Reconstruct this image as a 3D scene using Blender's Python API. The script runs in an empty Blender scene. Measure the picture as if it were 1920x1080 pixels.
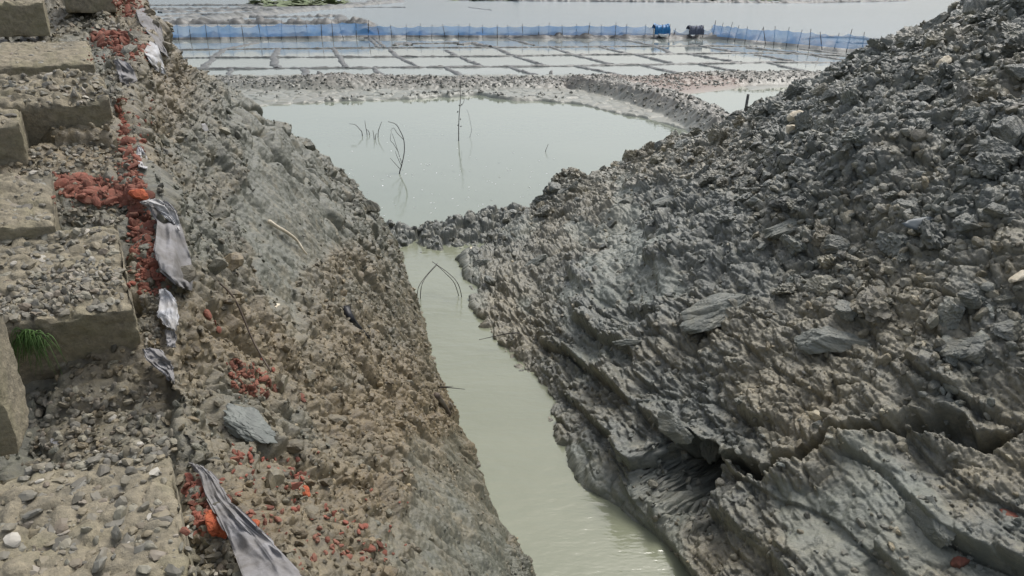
import bpy, math, random
import numpy as np
from mathutils import Vector, Matrix, Euler
from mathutils.bvhtree import BVHTree

# ------------------------------------------------------------------ camera, sky, sun
SC = bpy.context.scene
EYE = 4.0                       # eye height above the water
F = 1387.0                      # focal length in photo pixels
PIT = math.atan(570 / F)
cd = bpy.data.cameras.new('camera'); cam = bpy.data.objects.new('camera', cd); SC.collection.objects.link(cam)
cd.sensor_width = 36; cd.lens = 36 * F / 1920; cd.clip_start = 0.05; cd.clip_end = 6000
cam.location = (0, 0, EYE); cam.rotation_euler = (math.pi / 2 - PIT, 0, 0); SC.camera = cam

SUN_EL, SUN_AZ = math.radians(60), math.radians(35)     # sun high, ahead and to the right of the viewer, behind thin cloud
w = bpy.data.worlds.new('World'); SC.world = w; w.use_nodes = True
nt = w.node_tree; bg = nt.nodes['Background']
sky = nt.nodes.new('ShaderNodeTexSky'); sky.sky_type = 'NISHITA'; sky.sun_disc = False
sky.sun_elevation = SUN_EL; sky.sun_rotation = SUN_AZ
sky.air_density = 1.0; sky.dust_density = 4.0; sky.ozone_density = 1.0
hs = nt.nodes.new('ShaderNodeHueSaturation'); hs.inputs['Saturation'].default_value = 0.5
nt.links.new(sky.outputs[0], hs.inputs['Color']); nt.links.new(hs.outputs[0], bg.inputs[0])
bg.inputs[1].default_value = 0.13
sl = bpy.data.lights.new('sun', 'SUN'); so = bpy.data.objects.new('sun', sl); SC.collection.objects.link(so)
sl.energy = 1.4; sl.angle = math.radians(25); sl.color = (1, 0.97, 0.92)
sd = Vector((math.sin(SUN_AZ) * math.cos(SUN_EL), math.cos(SUN_AZ) * math.cos(SUN_EL), math.sin(SUN_EL)))
so.rotation_euler = sd.to_track_quat('Z', 'Y').to_euler()
SC.view_settings.view_transform = 'Standard'; SC.view_settings.look = 'None'
SC.view_settings.exposure = 0.46; SC.view_settings.gamma = 1.0

rng = np.random.default_rng(7); random.seed(7)
cP, sP = math.cos(PIT), math.sin(PIT)

# ------------------------------------------------------------------ helpers
def ray(u, v):
    a = (u - 960) / F; b = -(v - 540) / F
    return np.array((a, cP + b * sP, -sP + b * cP))
def PD(u, v, D):                       # point on the sight line at depth D
    return np.array((0, 0, EYE)) + ray(u, v) * D
def PZ(u, v, z=0.0):                   # point on the sight line at height z
    r = ray(u, v); return np.array((0, 0, EYE)) + r * ((z - EYE) / r[2])
def proj(P):
    x = P[..., 0]; y = P[..., 1]; z = P[..., 2] - EYE
    d = y * cP - z * sP; h = y * sP + z * cP
    d = np.maximum(d, 0.05)
    return 960 + F * x / d, 540 - F * h / d, d

def hsh(i, j, k, seed):
    n = (i * 374761393 + j * 668265263 + k * 1274126177 + seed * 974711) & 0xffffffff
    n = ((n ^ (n >> 13)) * 1274126177) & 0xffffffff
    n = ((n ^ (n >> 16)) * 2246822519) & 0xffffffff
    return ((n ^ (n >> 15)) & 0xffffff) / float(0x1000000)
def vnoise(x, y, seed=0):
    xi = np.floor(x).astype(np.int64); yi = np.floor(y).astype(np.int64)
    fx = x - xi; fy = y - yi
    fx = fx * fx * (3 - 2 * fx); fy = fy * fy * (3 - 2 * fy)
    h = lambda a, b: hsh(xi + a, yi + b, 0 * xi, seed)
    return ((h(0, 0) * (1 - fx) + h(1, 0) * fx) * (1 - fy) + (h(0, 1) * (1 - fx) + h(1, 1) * fx) * fy) * 2 - 1
def fbm(x, y, seed=0, o=4, g=0.5):
    s = 0 * x; a = 1.0
    for k in range(o):
        s = s + a * vnoise(x * 2 ** k, y * 2 ** k, seed + k * 17); a *= g
    return s
def cells(x, y, seed=0, tilt=1.0, gap=0.25):
    """faceted lumps: each Voronoi cell has its own height and tilt; creases between cells"""
    xi = np.floor(x).astype(np.int64); yi = np.floor(y).astype(np.int64)
    f1 = np.full(x.shape, 9.0); f2 = np.full(x.shape, 9.0); val = np.zeros(x.shape)
    for a in (-1, 0, 1):
        for b in (-1, 0, 1):
            ci = xi + a; cj = yi + b; z0 = 0 * ci
            px = ci + 0.1 + 0.8 * hsh(ci, cj, z0, seed); py = cj + 0.1 + 0.8 * hsh(ci, cj, z0 + 1, seed)
            dx = x - px; dy = y - py; d = np.sqrt(dx * dx + dy * dy)
            hv = hsh(ci, cj, z0 + 2, seed) + tilt * (dx * (hsh(ci, cj, z0 + 3, seed) - .5) + dy * (hsh(ci, cj, z0 + 4, seed) - .5)) * 2
            c = d < f1
            f2 = np.where(c, f1, np.minimum(f2, d)); val = np.where(c, hv, val); f1 = np.where(c, d, f1)
    e = np.clip((f2 - f1) / gap, 0, 1); e = e * (2 - e)
    return val * (0.35 + 0.65 * e) + 0.5 * e - 0.25 * f1
def sstep(a, b, x):
    t = np.clip((x - a) / (b - a), 0, 1); return t * t * (3 - 2 * t)
def segdist(x, y, pts):
    """distance to a polyline, and how far along it (0..1)"""
    best = np.full(x.shape, 1e9); al = np.zeros(x.shape); n = len(pts) - 1
    for k in range(n):
        ax, ay = pts[k][:2]; bx, by = pts[k + 1][:2]
        L = (bx - ax) ** 2 + (by - ay) ** 2 + 1e-12
        t = np.clip(((x - ax) * (bx - ax) + (y - ay) * (by - ay)) / L, 0, 1)
        d = np.hypot(x - ax - t * (bx - ax), y - ay - t * (by - ay))
        c = d < best; best = np.where(c, d, best); al = np.where(c, (k + t) / n, al)
    return best, al
def inpoly(x, y, poly):
    r = np.zeros(x.shape, bool); n = len(poly)
    for k in range(n):
        x0, y0 = poly[k]; x1, y1 = poly[(k + 1) % n]
        c = ((y0 > y) != (y1 > y)) & (x < (x1 - x0) * (y - y0) / (y1 - y0 + 1e-12) + x0)
        r ^= c
    return r
def polymask(x, y, poly, soft):
    d, _ = segdist(x, y, list(poly) + [poly[0]])
    s = np.where(inpoly(x, y, poly), d, -d)
    return sstep(-soft, soft, s)

def mesh_np(name, V, Fc, mat=None, smooth=True, attrs=None):
    """one mesh object from numpy arrays; Fc is (n,3) or (n,4)"""
    me = bpy.data.meshes.new(name)
    V = np.asarray(V, np.float32); Fc = np.asarray(Fc, np.int32); k = Fc.shape[1]
    me.vertices.add(len(V)); me.vertices.foreach_set('co', V.ravel())
    me.loops.add(Fc.size); me.loops.foreach_set('vertex_index', Fc.ravel())
    me.polygons.add(len(Fc)); me.polygons.foreach_set('loop_start', np.arange(0, Fc.size, k, dtype=np.int32))
    me.polygons.foreach_set('loop_total', np.full(len(Fc), k, np.int32))
    me.polygons.foreach_set('use_smooth', np.full(len(Fc), bool(smooth)))
    me.update(calc_edges=True)
    for a, val in (attrs or {}).items():
        at = me.attributes.new(a, 'FLOAT', 'POINT'); at.data.foreach_set('value', np.asarray(val, np.float32).ravel())
    if mat: me.materials.append(mat)
    o = bpy.data.objects.new(name, me); SC.collection.objects.link(o)
    return o
def grid_faces(n, m):
    i = np.arange((n - 1) * (m - 1)); r = i // (m - 1); c = i % (m - 1); a = r * m + c
    return np.stack([a, a + 1, a + m + 1, a + m], 1)
def tag(o, label=None, cat=None, group=None, kind=None):
    if label: o['label'] = label
    if cat: o['category'] = cat
    if group: o['group'] = group
    if kind: o['kind'] = kind
    return o
def empty(name, loc):
    o = bpy.data.objects.new(name, None); SC.collection.objects.link(o); o.location = loc; o.empty_display_size = 0.1
    return o
def parent(c, p):
    c.parent = p; c.matrix_parent_inverse = Matrix.Translation(-p.location) if p.type == 'EMPTY' else Matrix()
    return c

# ------------------------------------------------------------------ materials
def newmat(name):
    m = bpy.data.materials.new(name); m.use_nodes = True
    t = m.node_tree; return m, t, t.nodes['Principled BSDF'], t.nodes.new, t.links.new
def noise_node(t, coord, scale, detail=4, rough=0.6):
    n = t.nodes.new('ShaderNodeTexNoise'); n.inputs['Scale'].default_value = scale
    n.inputs['Detail'].default_value = detail; n.inputs['Roughness'].default_value = rough
    t.links.new(coord, n.inputs['Vector']); return n
def ramp(t, src, stops):
    r = t.nodes.new('ShaderNodeValToRGB'); e = r.color_ramp.elements
    while len(e) > 1: e.remove(e[-1])
    e[0].position = stops[0][0]; e[0].color = (*stops[0][1], 1)
    for p, c in stops[1:]:
        k = e.new(p); k.color = (*c, 1)
    t.links.new(src, r.inputs[0]); return r
def mix(t, fac, a, b, mode='MIX'):
    m = t.nodes.new('ShaderNodeMix'); m.data_type = 'RGBA'; m.blend_type = mode
    for s, v in ((0, fac), (6, a), (7, b)):
        if isinstance(v, (int, float)): m.inputs[s].default_value = v
        elif isinstance(v, tuple): m.inputs[s].default_value = (*v, 1)
        else: t.links.new(v, m.inputs[s])
    return m.outputs[2]
def math_n(t, op, a, b=None, clamp=False):
    m = t.nodes.new('ShaderNodeMath'); m.operation = op; m.use_clamp = clamp
    for s, v in ((0, a), (1, b)):
        if v is None: continue
        if isinstance(v, (int, float)): m.inputs[s].default_value = v
        else: t.links.new(v, m.inputs[s])
    return m.outputs[0]
def attr(t, name):
    a = t.nodes.new('ShaderNodeAttribute'); a.attribute_name = name; return a.outputs['Fac']

def mud_mat(name, grey=(.135, .142, .138), brown=(.20, .15, .105), dark=(.05, .053, .055), pale=(.30, .29, .25), bump=0.5, bscale=90, rough=.55):
    """wet clay: grey to brown by the 'brown' attribute, per-clod tint by 'tint', smeared pale clay by 'clay'"""
    m, t, b, N, L = newmat(name)
    co = N('ShaderNodeTexCoord').outputs['Object']
    n1 = noise_node(t, co, 1.3, 3).outputs[0]; n2 = noise_node(t, co, 7, 5, .65).outputs[0]; n3 = noise_node(t, co, 38, 4, .7).outputs[0]
    br = math_n(t, 'ADD', attr(t, 'brown'), math_n(t, 'MULTIPLY', math_n(t, 'SUBTRACT', n2, .5), 1.1), True)
    col = mix(t, br, grey, brown)
    f = ramp(t, n3, [(.30, (0, 0, 0)), (.62, (1, 1, 1))]).outputs[0]
    col = mix(t, math_n(t, 'MULTIPLY', math_n(t, 'SUBTRACT', 1, f), .5), col, dark)
    pf = ramp(t, n2, [(.52, (0, 0, 0)), (.72, (1, 1, 1))]).outputs[0]
    col = mix(t, math_n(t, 'MULTIPLY', pf, .38), col, pale)
    col = mix(t, math_n(t, 'MULTIPLY', attr(t, 'clay'), .6), col, (.215, .235, .20))
    # tint: 0.5 neutral
    ti = attr(t, 'tint')
    hv = N('ShaderNodeHueSaturation'); L(col, hv.inputs['Color']); L(math_n(t, 'ADD', .55, math_n(t, 'MULTIPLY', ti, .9)), hv.inputs['Value'])
    L(hv.outputs[0], b.inputs['Base Color'])
    L(math_n(t, 'ADD', rough - .18, math_n(t, 'MULTIPLY', n2, .36)), b.inputs['Roughness'])
    b.inputs['Specular IOR Level'].default_value = .55
    nb = noise_node(t, co, bscale, 5, .7).outputs[0]; nb2 = noise_node(t, co, bscale * .3, 3, .6).outputs[0]
    bp = N('ShaderNodeBump'); bp.inputs['Strength'].default_value = bump; bp.inputs['Distance'].default_value = .012
    L(math_n(t, 'ADD', nb, nb2), bp.inputs['Height']); L(bp.outputs[0], b.inputs['Normal'])
    return m
def plain(name, col, rough=.7, vary=.25, scale=30, bump=.3, dist=.004, second=None, tint=False, spec=.4):
    m, t, b, N, L = newmat(name)
    co = N('ShaderNodeTexCoord').outputs['Object']
    n = noise_node(t, co, scale, 5, .65).outputs[0]
    second = second or tuple(c * (1 - vary * 1.6) for c in col)
    f = ramp(t, n, [(.3, (0, 0, 0)), (.68, (1, 1, 1))]).outputs[0]
    c = mix(t, f, second, col)
    if tint:
        oi = N('ShaderNodeObjectInfo'); hv = N('ShaderNodeHueSaturation'); L(c, hv.inputs['Color'])
        L(math_n(t, 'ADD', .6, math_n(t, 'MULTIPLY', oi.outputs['Random'], .8)), hv.inputs['Value']); c = hv.outputs[0]
    L(c, b.inputs['Base Color']); b.inputs['Roughness'].default_value = rough; b.inputs['Specular IOR Level'].default_value = spec
    bp = N('ShaderNodeBump'); bp.inputs['Strength'].default_value = bump; bp.inputs['Distance'].default_value = dist
    L(n, bp.inputs['Height']); L(bp.outputs[0], b.inputs['Normal'])
    return m
def water_mat(name, col, col2, rough=.04, bumps=((3, .02), (14, .006)), streak=1.0, ior=1.33, cs=.25, spec=.5):
    m, t, b, N, L = newmat(name); b.inputs['Specular IOR Level'].default_value = spec
    co = N('ShaderNodeTexCoord').outputs['Object']
    mp = N('ShaderNodeMapping'); mp.inputs['Scale'].default_value = (1, streak, 1); L(co, mp.inputs[0]); c2 = mp.outputs[0]
    n = noise_node(t, c2, cs, 3, .55).outputs[0]
    L(ramp(t, n, [(.35, col), (.65, col2)]).outputs[0], b.inputs['Base Color'])
    b.inputs['Roughness'].default_value = rough; b.inputs['IOR'].default_value = ior
    prev = None
    for s, h in bumps:
        bp = N('ShaderNodeBump'); bp.inputs['Strength'].default_value = 1; bp.inputs['Distance'].default_value = h
        L(noise_node(t, c2, s, 2, .5).outputs[0], bp.inputs['Height'])
        if prev: L(prev, bp.inputs['Normal'])
        prev = bp.outputs[0]
    L(prev, b.inputs['Normal'])
    return m

M = {}
M['bank'] = mud_mat('brown grey bank clay', grey=(.152, .152, .115), brown=(.205, .158, .088), pale=(.35, .30, .20), rough=.45, bscale=120)
M['heap'] = mud_mat('dark wet heap clay', grey=(.165, .175, .152), brown=(.30, .255, .165), pale=(.40, .385, .30), bscale=80, rough=.36, bump=.65)
M['flat'] = mud_mat('pale wet mud', grey=(.185, .185, .155), brown=(.22, .15, .11), dark=(.09, .09, .08), pale=(.29, .28, .225), bscale=20, rough=.45, bump=.3)
M['dike'] = mud_mat('dike mud', grey=(.17, .18, .17), brown=(.2, .17, .13), dark=(.07, .075, .08), pale=(.27, .27, .24), bscale=10, rough=.5, bump=.3)
M['pond'] = water_mat('pond water', (.195, .22, .17), (.215, .24, .185), .03, ((2.2, .005), (9, .0015)), cs=.15, ior=1.45)
M['trench'] = water_mat('trench water', (.21, .225, .155), (.225, .24, .168), .03, ((4, .010), (18, .0022)), streak=2.2, cs=.6, ior=1.65)
M['pans'] = water_mat('salt pan water', (.21, .24, .225), (.27, .295, .275), .04, ((1.5, .003), (6, .001)), cs=.12, spec=.32)
M['sea'] = water_mat('open water', (.16, .225, .265), (.20, .26, .295), .12, ((.6, .03), (3, .01)), streak=4, cs=.03, spec=.4)
M['concrete'] = plain('weathered concrete', (.285, .25, .175), .9, .3, 17, .9, .010, second=(.14, .13, .095))
M['aggregate'] = plain('exposed stones', (.30, .28, .23), .6, .4, 9, .2, .003, second=(.13, .13, .125))
def pebble_mat():
    m, t, b, N, L = newmat('mixed pebbles'); co = N('ShaderNodeTexCoord').outputs['Object']
    c = ramp(t, attr(t, 'tint'), [(0, (.075, .075, .065)), (.2, (.15, .15, .13)), (.4, (.22, .19, .125)), (.6, (.15, .155, .14)), (.8, (.27, .26, .20)), (.93, (.14, .11, .08)), (1, (.50, .48, .42))]); 
    n = noise_node(t, co, 60, 4, .6).outputs[0]
    L(mix(t, math_n(t, 'MULTIPLY', n, .5), c.outputs[0], (.22, .18, .12)), b.inputs['Base Color']); b.inputs['Roughness'].default_value = .6
    bp = N('ShaderNodeBump'); bp.inputs['Strength'].default_value = .4; bp.inputs['Distance'].default_value = .003; L(n, bp.inputs['Height']); L(bp.outputs[0], b.inputs['Normal'])
    return m
M['aggregate'] = pebble_mat()
M['brick'] = plain('broken red brick', (.265, .08, .055), .9, .3, 45, .6, .003, second=(.17, .085, .06), tint=True)
t_ = M['brick'].node_tree; b_in = t_.nodes['Principled BSDF'].inputs['Base Color']; c_old = b_in.links[0].from_socket
dn = noise_node(t_, t_.nodes['Texture Coordinate'].outputs['Object'], 2.2, 4, .6)
t_.links.new(mix(t_, ramp(t_, dn.outputs[0], [(.42, (0, 0, 0)), (.62, (.4, .4, .4))]).outputs[0], c_old, (.19, .12, .08)), b_in)
M['orange'] = plain('fresh orange brick', (.46, .13, .055), .85, .3, 70, .9, .008, second=(.32, .065, .03))
M['cloth'] = plain('dirty white geotextile', (.55, .56, .58), .95, .35, 16, .9, .008, second=(.27, .25, .22))
M['cloth_grey'] = plain('grey geotextile', (.30, .295, .30), .95, .3, 13, .9, .008, second=(.13, .12, .105))
M['twig'] = plain('dark wet twig', (.06, .052, .045), .6, .3, 30, .2, .001)
M['pole'] = plain('fence pole', (.10, .10, .10), .7, .3, 5, .2, .001)
M['grass'] = plain('grass blade', (.10, .19, .045), .6, .3, 20, 0, .001, second=(.06, .11, .03))
M['white'] = plain('pale stone', (.72, .66, .52), .7, .2, 20, .3, .004, second=(.5, .42, .3))
M['slate'] = plain('flat grey stone', (.16, .185, .195), .45, .2, 14, .2, .003)
M['clayslab'] = plain('blue grey clay', (.17, .185, .165), .5, .3, 25, .8, .006, second=(.10, .11, .10))
M['black'] = plain('black scrap', (.015, .016, .02), .45, .2, 20, .3, .003)
M['tarp'] = plain('blue tarpaulin', (.02, .20, .45), .45, .25, 3, .3, .02, second=(.015, .13, .33))
M['greynet'] = plain('dark net shelter', (.13, .15, .2), .8, .3, 4, .3, .02, second=(.06, .07, .1))
M['boat'] = plain('white plastic', (.8, .8, .8), .4, .05, 4, 0, .01)
M['green'] = plain('distant grass', (.13, .17, .08), .9, .3, .3, .2, .1, second=(.19, .21, .13))
M['foam'] = plain('foam', (.8, .82, .8), .6, .05, 40, 0, .001)
M['bark'] = plain('wet wood', (.13, .10, .075), .6, .3, 25, .3, .002)
def concrete_mat():
    m, t, b, N, L = newmat('weathered concrete'); co = N('ShaderNodeTexCoord').outputs['Object']
    n1 = noise_node(t, co, 6, 5, .6).outputs[0]; n2 = noise_node(t, co, 45, 5, .75).outputs[0]; n3 = noise_node(t, co, 160, 3, .7).outputs[0]
    c = mix(t, ramp(t, n2, [(.32, (0, 0, 0)), (.66, (1, 1, 1))]).outputs[0], (.14, .125, .09), (.31, .27, .19))
    c = mix(t, math_n(t, 'MULTIPLY', ramp(t, n1, [(.5, (0, 0, 0)), (.68, (1, 1, 1))]).outputs[0], .6), c, (.22, .205, .12))
    c = mix(t, math_n(t, 'MULTIPLY', ramp(t, n1, [(.30, (1, 1, 1)), (.44, (0, 0, 0))]).outputs[0], .6), c, (.11, .105, .085))
    L(c, b.inputs['Base Color']); b.inputs['Roughness'].default_value = .9
    v = N('ShaderNodeTexVoronoi'); v.inputs['Scale'].default_value = 85; L(co, v.inputs['Vector'])
    bp = N('ShaderNodeBump'); bp.inputs['Strength'].default_value = .8; bp.inputs['Distance'].default_value = .006
    L(math_n(t, 'ADD', math_n(t, 'ADD', n2, math_n(t, 'MULTIPLY', n3, .5)), math_n(t, 'MULTIPLY', v.outputs['Distance'], .3)), bp.inputs['Height']); L(bp.outputs[0], b.inputs['Normal'])
    return m
M['concrete'] = concrete_mat()
def net_mat():
    m, t, b, N, L = newmat('blue netting')
    co = N('ShaderNodeTexCoord').outputs['Object']
    n = noise_node(t, co, .35, 3).outputs[0]
    L(ramp(t, n, [(.35, (.17, .45, .90)), (.65, (.36, .62, .95))]).outputs[0], b.inputs['Base Color'])
    b.inputs['Roughness'].default_value = .7
    n2 = noise_node(t, co, .6, 2).outputs[0]
    L(ramp(t, n2, [(.3, (.40, .40, .40)), (.7, (.82, .82, .82))]).outputs[0], b.inputs['Alpha'])
    return m
M['net'] = net_mat()

# ------------------------------------------------------------------ rock shapes
def ico(sub):
    import bmesh
    bm = bmesh.new(); bmesh.ops.create_icosphere(bm, subdivisions=sub, radius=1)
    V = np.array([v.co[:] for v in bm.verts]); Fc = np.array([[v.index for v in f.verts] for f in bm.faces]); bm.free()
    return V, Fc
ICO = {s: ico(s) for s in (1, 2, 3, 4, 5)}
def rock_shape(sub, seed, cuts=9, squash=(1, .8, .6), rnd=.12):
    r = np.random.default_rng(seed); V, Fc = ICO[sub]
    n = r.normal(size=(cuts, 3)); n /= np.linalg.norm(n, axis=1, keepdims=True); d = r.uniform(.5, .95, cuts)
    dots = V @ n.T
    rad = np.min(np.where(dots > .05, d / np.maximum(dots, .05), 9), axis=1); rad = np.minimum(rad, 1.1)
    P = V * rad[:, None] * (1 + rnd * r.uniform(-1, 1, (len(V), 1)))
    if sub >= 4:
        P = P * (1 + .10 * fbm(P[:, :1] * 3 + P[:, 2:] * 2.1 + seed, P[:, 1:2] * 3 - P[:, 2:] * 1.7, seed, 4) + .07 * (cells(P[:, :1] * 3.3 + P[:, 2:] * 2.1 + seed, P[:, 1:2] * 3.3 - P[:, 2:] * 1.7, seed) - .5))
    return P * np.array(squash), Fc
def rotmats(r, n, flat=0.0):
    """random rotations; flat>0 keeps the short axis near up"""
    a = r.uniform(0, 2 * np.pi, n); tx = r.normal(0, 1, n) * (1 - flat) * 1.2 + r.normal(0, .15, n); ty = r.normal(0, 1, n) * (1 - flat) * 1.2 + r.normal(0, .15, n)
    ca, sa = np.cos(a), np.sin(a); cx, sx = np.cos(tx), np.sin(tx); cy, sy = np.cos(ty), np.sin(ty)
    R = np.zeros((n, 3, 3)); Z = np.zeros((n, 3, 3)); X = np.zeros((n, 3, 3)); Y = np.zeros((n, 3, 3))
    Z[:, 0, 0] = ca; Z[:, 0, 1] = -sa; Z[:, 1, 0] = sa; Z[:, 1, 1] = ca; Z[:, 2, 2] = 1
    X[:, 0, 0] = 1; X[:, 1, 1] = cx; X[:, 1, 2] = -sx; X[:, 2, 1] = sx; X[:, 2, 2] = cx
    Y[:, 1, 1] = 1; Y[:, 0, 0] = cy; Y[:, 0, 2] = sy; Y[:, 2, 0] = -sy; Y[:, 2, 2] = cy
    return X @ Y @ Z
def align(Nn):
    """rotation taking z to each normal"""
    z = Nn / np.linalg.norm(Nn, axis=1, keepdims=True)
    x = np.cross(np.array([0, 1., 0.01]), z); x /= np.linalg.norm(x, axis=1, keepdims=True); y = np.cross(z, x)
    return np.stack([x, y, z], 2)
def scatter(name, P, size, mat, sub=2, kinds=8, seed=0, normals=None, flat=.4, brown=None, squash=(1, .8, .6), smooth=False, tint=None, rnd=.12):
    """many lumps merged in ONE mesh (stuff)"""
    r = np.random.default_rng(seed); n = len(P); kind = r.integers(0, kinds, n); Vs = []; Fs = []; T = []; B = []; off = 0
    tint = r.uniform(0, 1, n) if tint is None else tint
    brown = np.zeros(n) if brown is None else brown
    for k in range(kinds):
        idx = np.where(kind == k)[0]
        if not len(idx): continue
        V, Fc = rock_shape(sub, seed * 31 + k, squash=squash, rnd=rnd)
        R = rotmats(r, len(idx), flat)
        if normals is not None: R = align(normals[idx]) @ R
        W_ = np.einsum('nij,vj->nvi', R, V) * size[idx][:, None, None] + P[idx][:, None, :]
        Vs.append(W_.reshape(-1, 3)); Fs.append((Fc[None] + (np.arange(len(idx)) * len(V))[:, None, None] + off).reshape(-1, 3))
        T.append(np.repeat(tint[idx], len(V))); B.append(np.repeat(brown[idx], len(V))); off += len(V) * len(idx)
    T = np.concatenate(T)
    return mesh_np(name, np.concatenate(Vs), np.concatenate(Fs), mat, smooth, {'tint': T, 'brown': np.concatenate(B), 'clay': 0 * T})

# ------------------------------------------------------------------ Coons patches for the two banks
def curve(pts, knots=None):
    pts = np.array([p for p in pts], float)
    if knots is None:
        d = np.r_[0, np.cumsum(np.linalg.norm(np.diff(pts, axis=0), axis=1))]; knots = d / d[-1]
    knots = np.array(knots)
    tt = np.linspace(0, 1, 801); P = np.stack([np.interp(tt, knots, pts[:, i]) for i in range(3)], 1)
    k = np.ones(25) / 25
    Q = np.stack([np.convolve(np.pad(P[:, i], 12, mode='reflect', reflect_type='odd'), k, 'valid') for i in range(3)], 1)
    return lambda t: np.stack([np.interp(t, tt, Q[:, i]) for i in range(3)], -1)
def coons(A0, A1, B0, B1, a, b):
    """A0(b)=edge a=0, A1(b)=edge a=1, B0(a)=edge b=0, B1(a)=edge b=1"""
    ac = np.clip(a, 0, 1); bc = np.clip(b, 0, 1)
    a_ = ac[..., None]; b_ = bc[..., None]
    P = (1 - a_) * A0(bc) + a_ * A1(bc) + (1 - b_) * B0(ac) + b_ * B1(ac)
    z = np.array([0.]); o = np.array([1.])
    P -= (1 - a_) * (1 - b_) * A0(z)[0] + (1 - a_) * b_ * A0(o)[0] + a_ * (1 - b_) * A1(z)[0] + a_ * b_ * A1(o)[0]
    return P
def grid_normals(P):
    da = np.gradient(P, axis=0); db = np.gradient(P, axis=1); n = np.cross(da, db)
    return n / (np.linalg.norm(n, axis=2, keepdims=True) + 1e-12)
def arclen(P, axis):
    d = np.linalg.norm(np.diff(P, axis=axis), axis=2); z = np.zeros((1, P.shape[1]) if axis == 0 else (P.shape[0], 1))
    return np.concatenate([z, np.cumsum(d, axis=axis)], axis=axis)
BVH = []; SURF = []
def add_bvh(P, step=3):
    Q = P[::step, ::step]; n, m = Q.shape[:2]
    BVH.append(BVHTree.FromPolygons([tuple(p) for p in Q.reshape(-1, 3).tolist()], grid_faces(n, m).tolist()))
def hit(u, v, default=None):
    """the terrain point seen on the sight line through photo pixel (u, v)"""
    r = Vector(ray(u, v)).normalized(); best = None
    for t in BVH:
        h = t.ray_cast(Vector((0, 0, EYE)), r, 60)
        if h[0] is not None and (best is None or h[3] < best[3]): best = h
    if best is None: return (PZ(u, v), np.array((0, 0, 1.))) if default is None else default
    n = np.array(best[1][:]); rr = np.array(r[:])
    if n @ rr > 0: n = -n
    return np.array(best[0][:]), n
def resample(x, n):
    x = np.maximum(x, 1e-6); c = np.r_[0, np.cumsum(x)]; c /= c[-1]
    return np.interp(np.linspace(0, 1, n), c, np.linspace(0, 1, len(c)))

def lumps(S, T, amp, seed, warp=.35, tilt=1.0, layers=((.34, 1.), (.14, .5), (.06, .22), (.028, .10))):
    """displacement in metres for clods of falling size; S,T metres along the surface"""
    d = 0 * S
    wx = fbm(S * 2.2, T * 2.2, seed + 90, 3) * .16 * warp; wy = fbm(S * 2.2 + 40, T * 2.2, seed + 91, 3) * .16 * warp
    for k, (size, a) in enumerate(layers):
        d = d + a * (cells((S + wx) / size, (T + wy) / size * 1.25, seed + k, tilt) - .5)
    return d * amp

# ---- left bank: brick strewn edge on top, waterline of the trench below, far edge = descending ridge
f29 = np.array((-math.sin(math.radians(29)), math.cos(math.radians(29)), 0)); r29 = np.array((math.cos(math.radians(29)), math.sin(math.radians(29)), 0))
Cl = [PD(*p) for p in [(700, 1500, .95), (545, 1075, 1.33), (430, 900, 1.62), (335, 700, 1.95), (335, 560, 2.15), (290, 400, 2.5), (250, 280, 2.8), (240, 200, 3.1), (262, 110, 3.65), (290, 62, 4.3)]]
WLc = [PZ(*p) for p in [(1090, 1330), (990, 1080), (900, 900), (850, 780), (800, 640), (760, 520), (735, 465), (722, 438)]]
RIDGE = [PD(290, 62, 4.3), PD(330, 128, 4.7), PD(450, 190, 6), PD(570, 268, 7.6), PD(640, 335, 9.3), PD(700, 405, 12), PZ(722, 438)]
NEARL = [PD(700, 1500, .95), PZ(1090, 1330)]
A0, A1, B0, B1 = curve(Cl), curve(WLc), curve(NEARL), curve(RIDGE)
NA, NB = 800, 860
bs = np.r_[resample(1 / (.25 + np.linspace(0, 1, 200)) ** 1.0, NB - 60), np.linspace(1, 1.35, 61)[1:]]
as_ = np.r_[np.linspace(-.7, 0, 261)[:-1], resample(1 / (.35 + np.linspace(0, 1, 200)), NA - 300), np.linspace(1, 1.12, 41)[1:]]
a, b = np.meshgrid(as_, bs, indexing='ij')
P = coons(A0, A1, B0, B1, a, b)
la = np.maximum(-a, 0)[..., None]; P += la * (-r29) * 3.2 + la * np.array((0, 0, -.38))         # shelf under the concrete blocks
P += np.maximum(a - 1, 0)[..., None] * np.array((3.0, .6, -8.0))
lb = np.maximum(b - 1, 0)[..., None]; up = sstep(.10, -.02, a)[..., None]
P += lb * ((1 - up) * np.array((-4.5, 6.5, -7.5)) + up * (f29 * 6 + np.array((0, 0, 2.2))))
# belly of the face: the middle of the slope is slightly hollow and wavy
U, Vv, D = proj(P)
S = arclen(P, 1); T = arclen(P, 0)
S = S - S[:, :1]; Nn = grid_normals(P)
if Nn[400, 300, 0] < 0: Nn = -Nn
face = sstep(-.02, .06, a) * sstep(1.3, 1.0, b)
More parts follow.
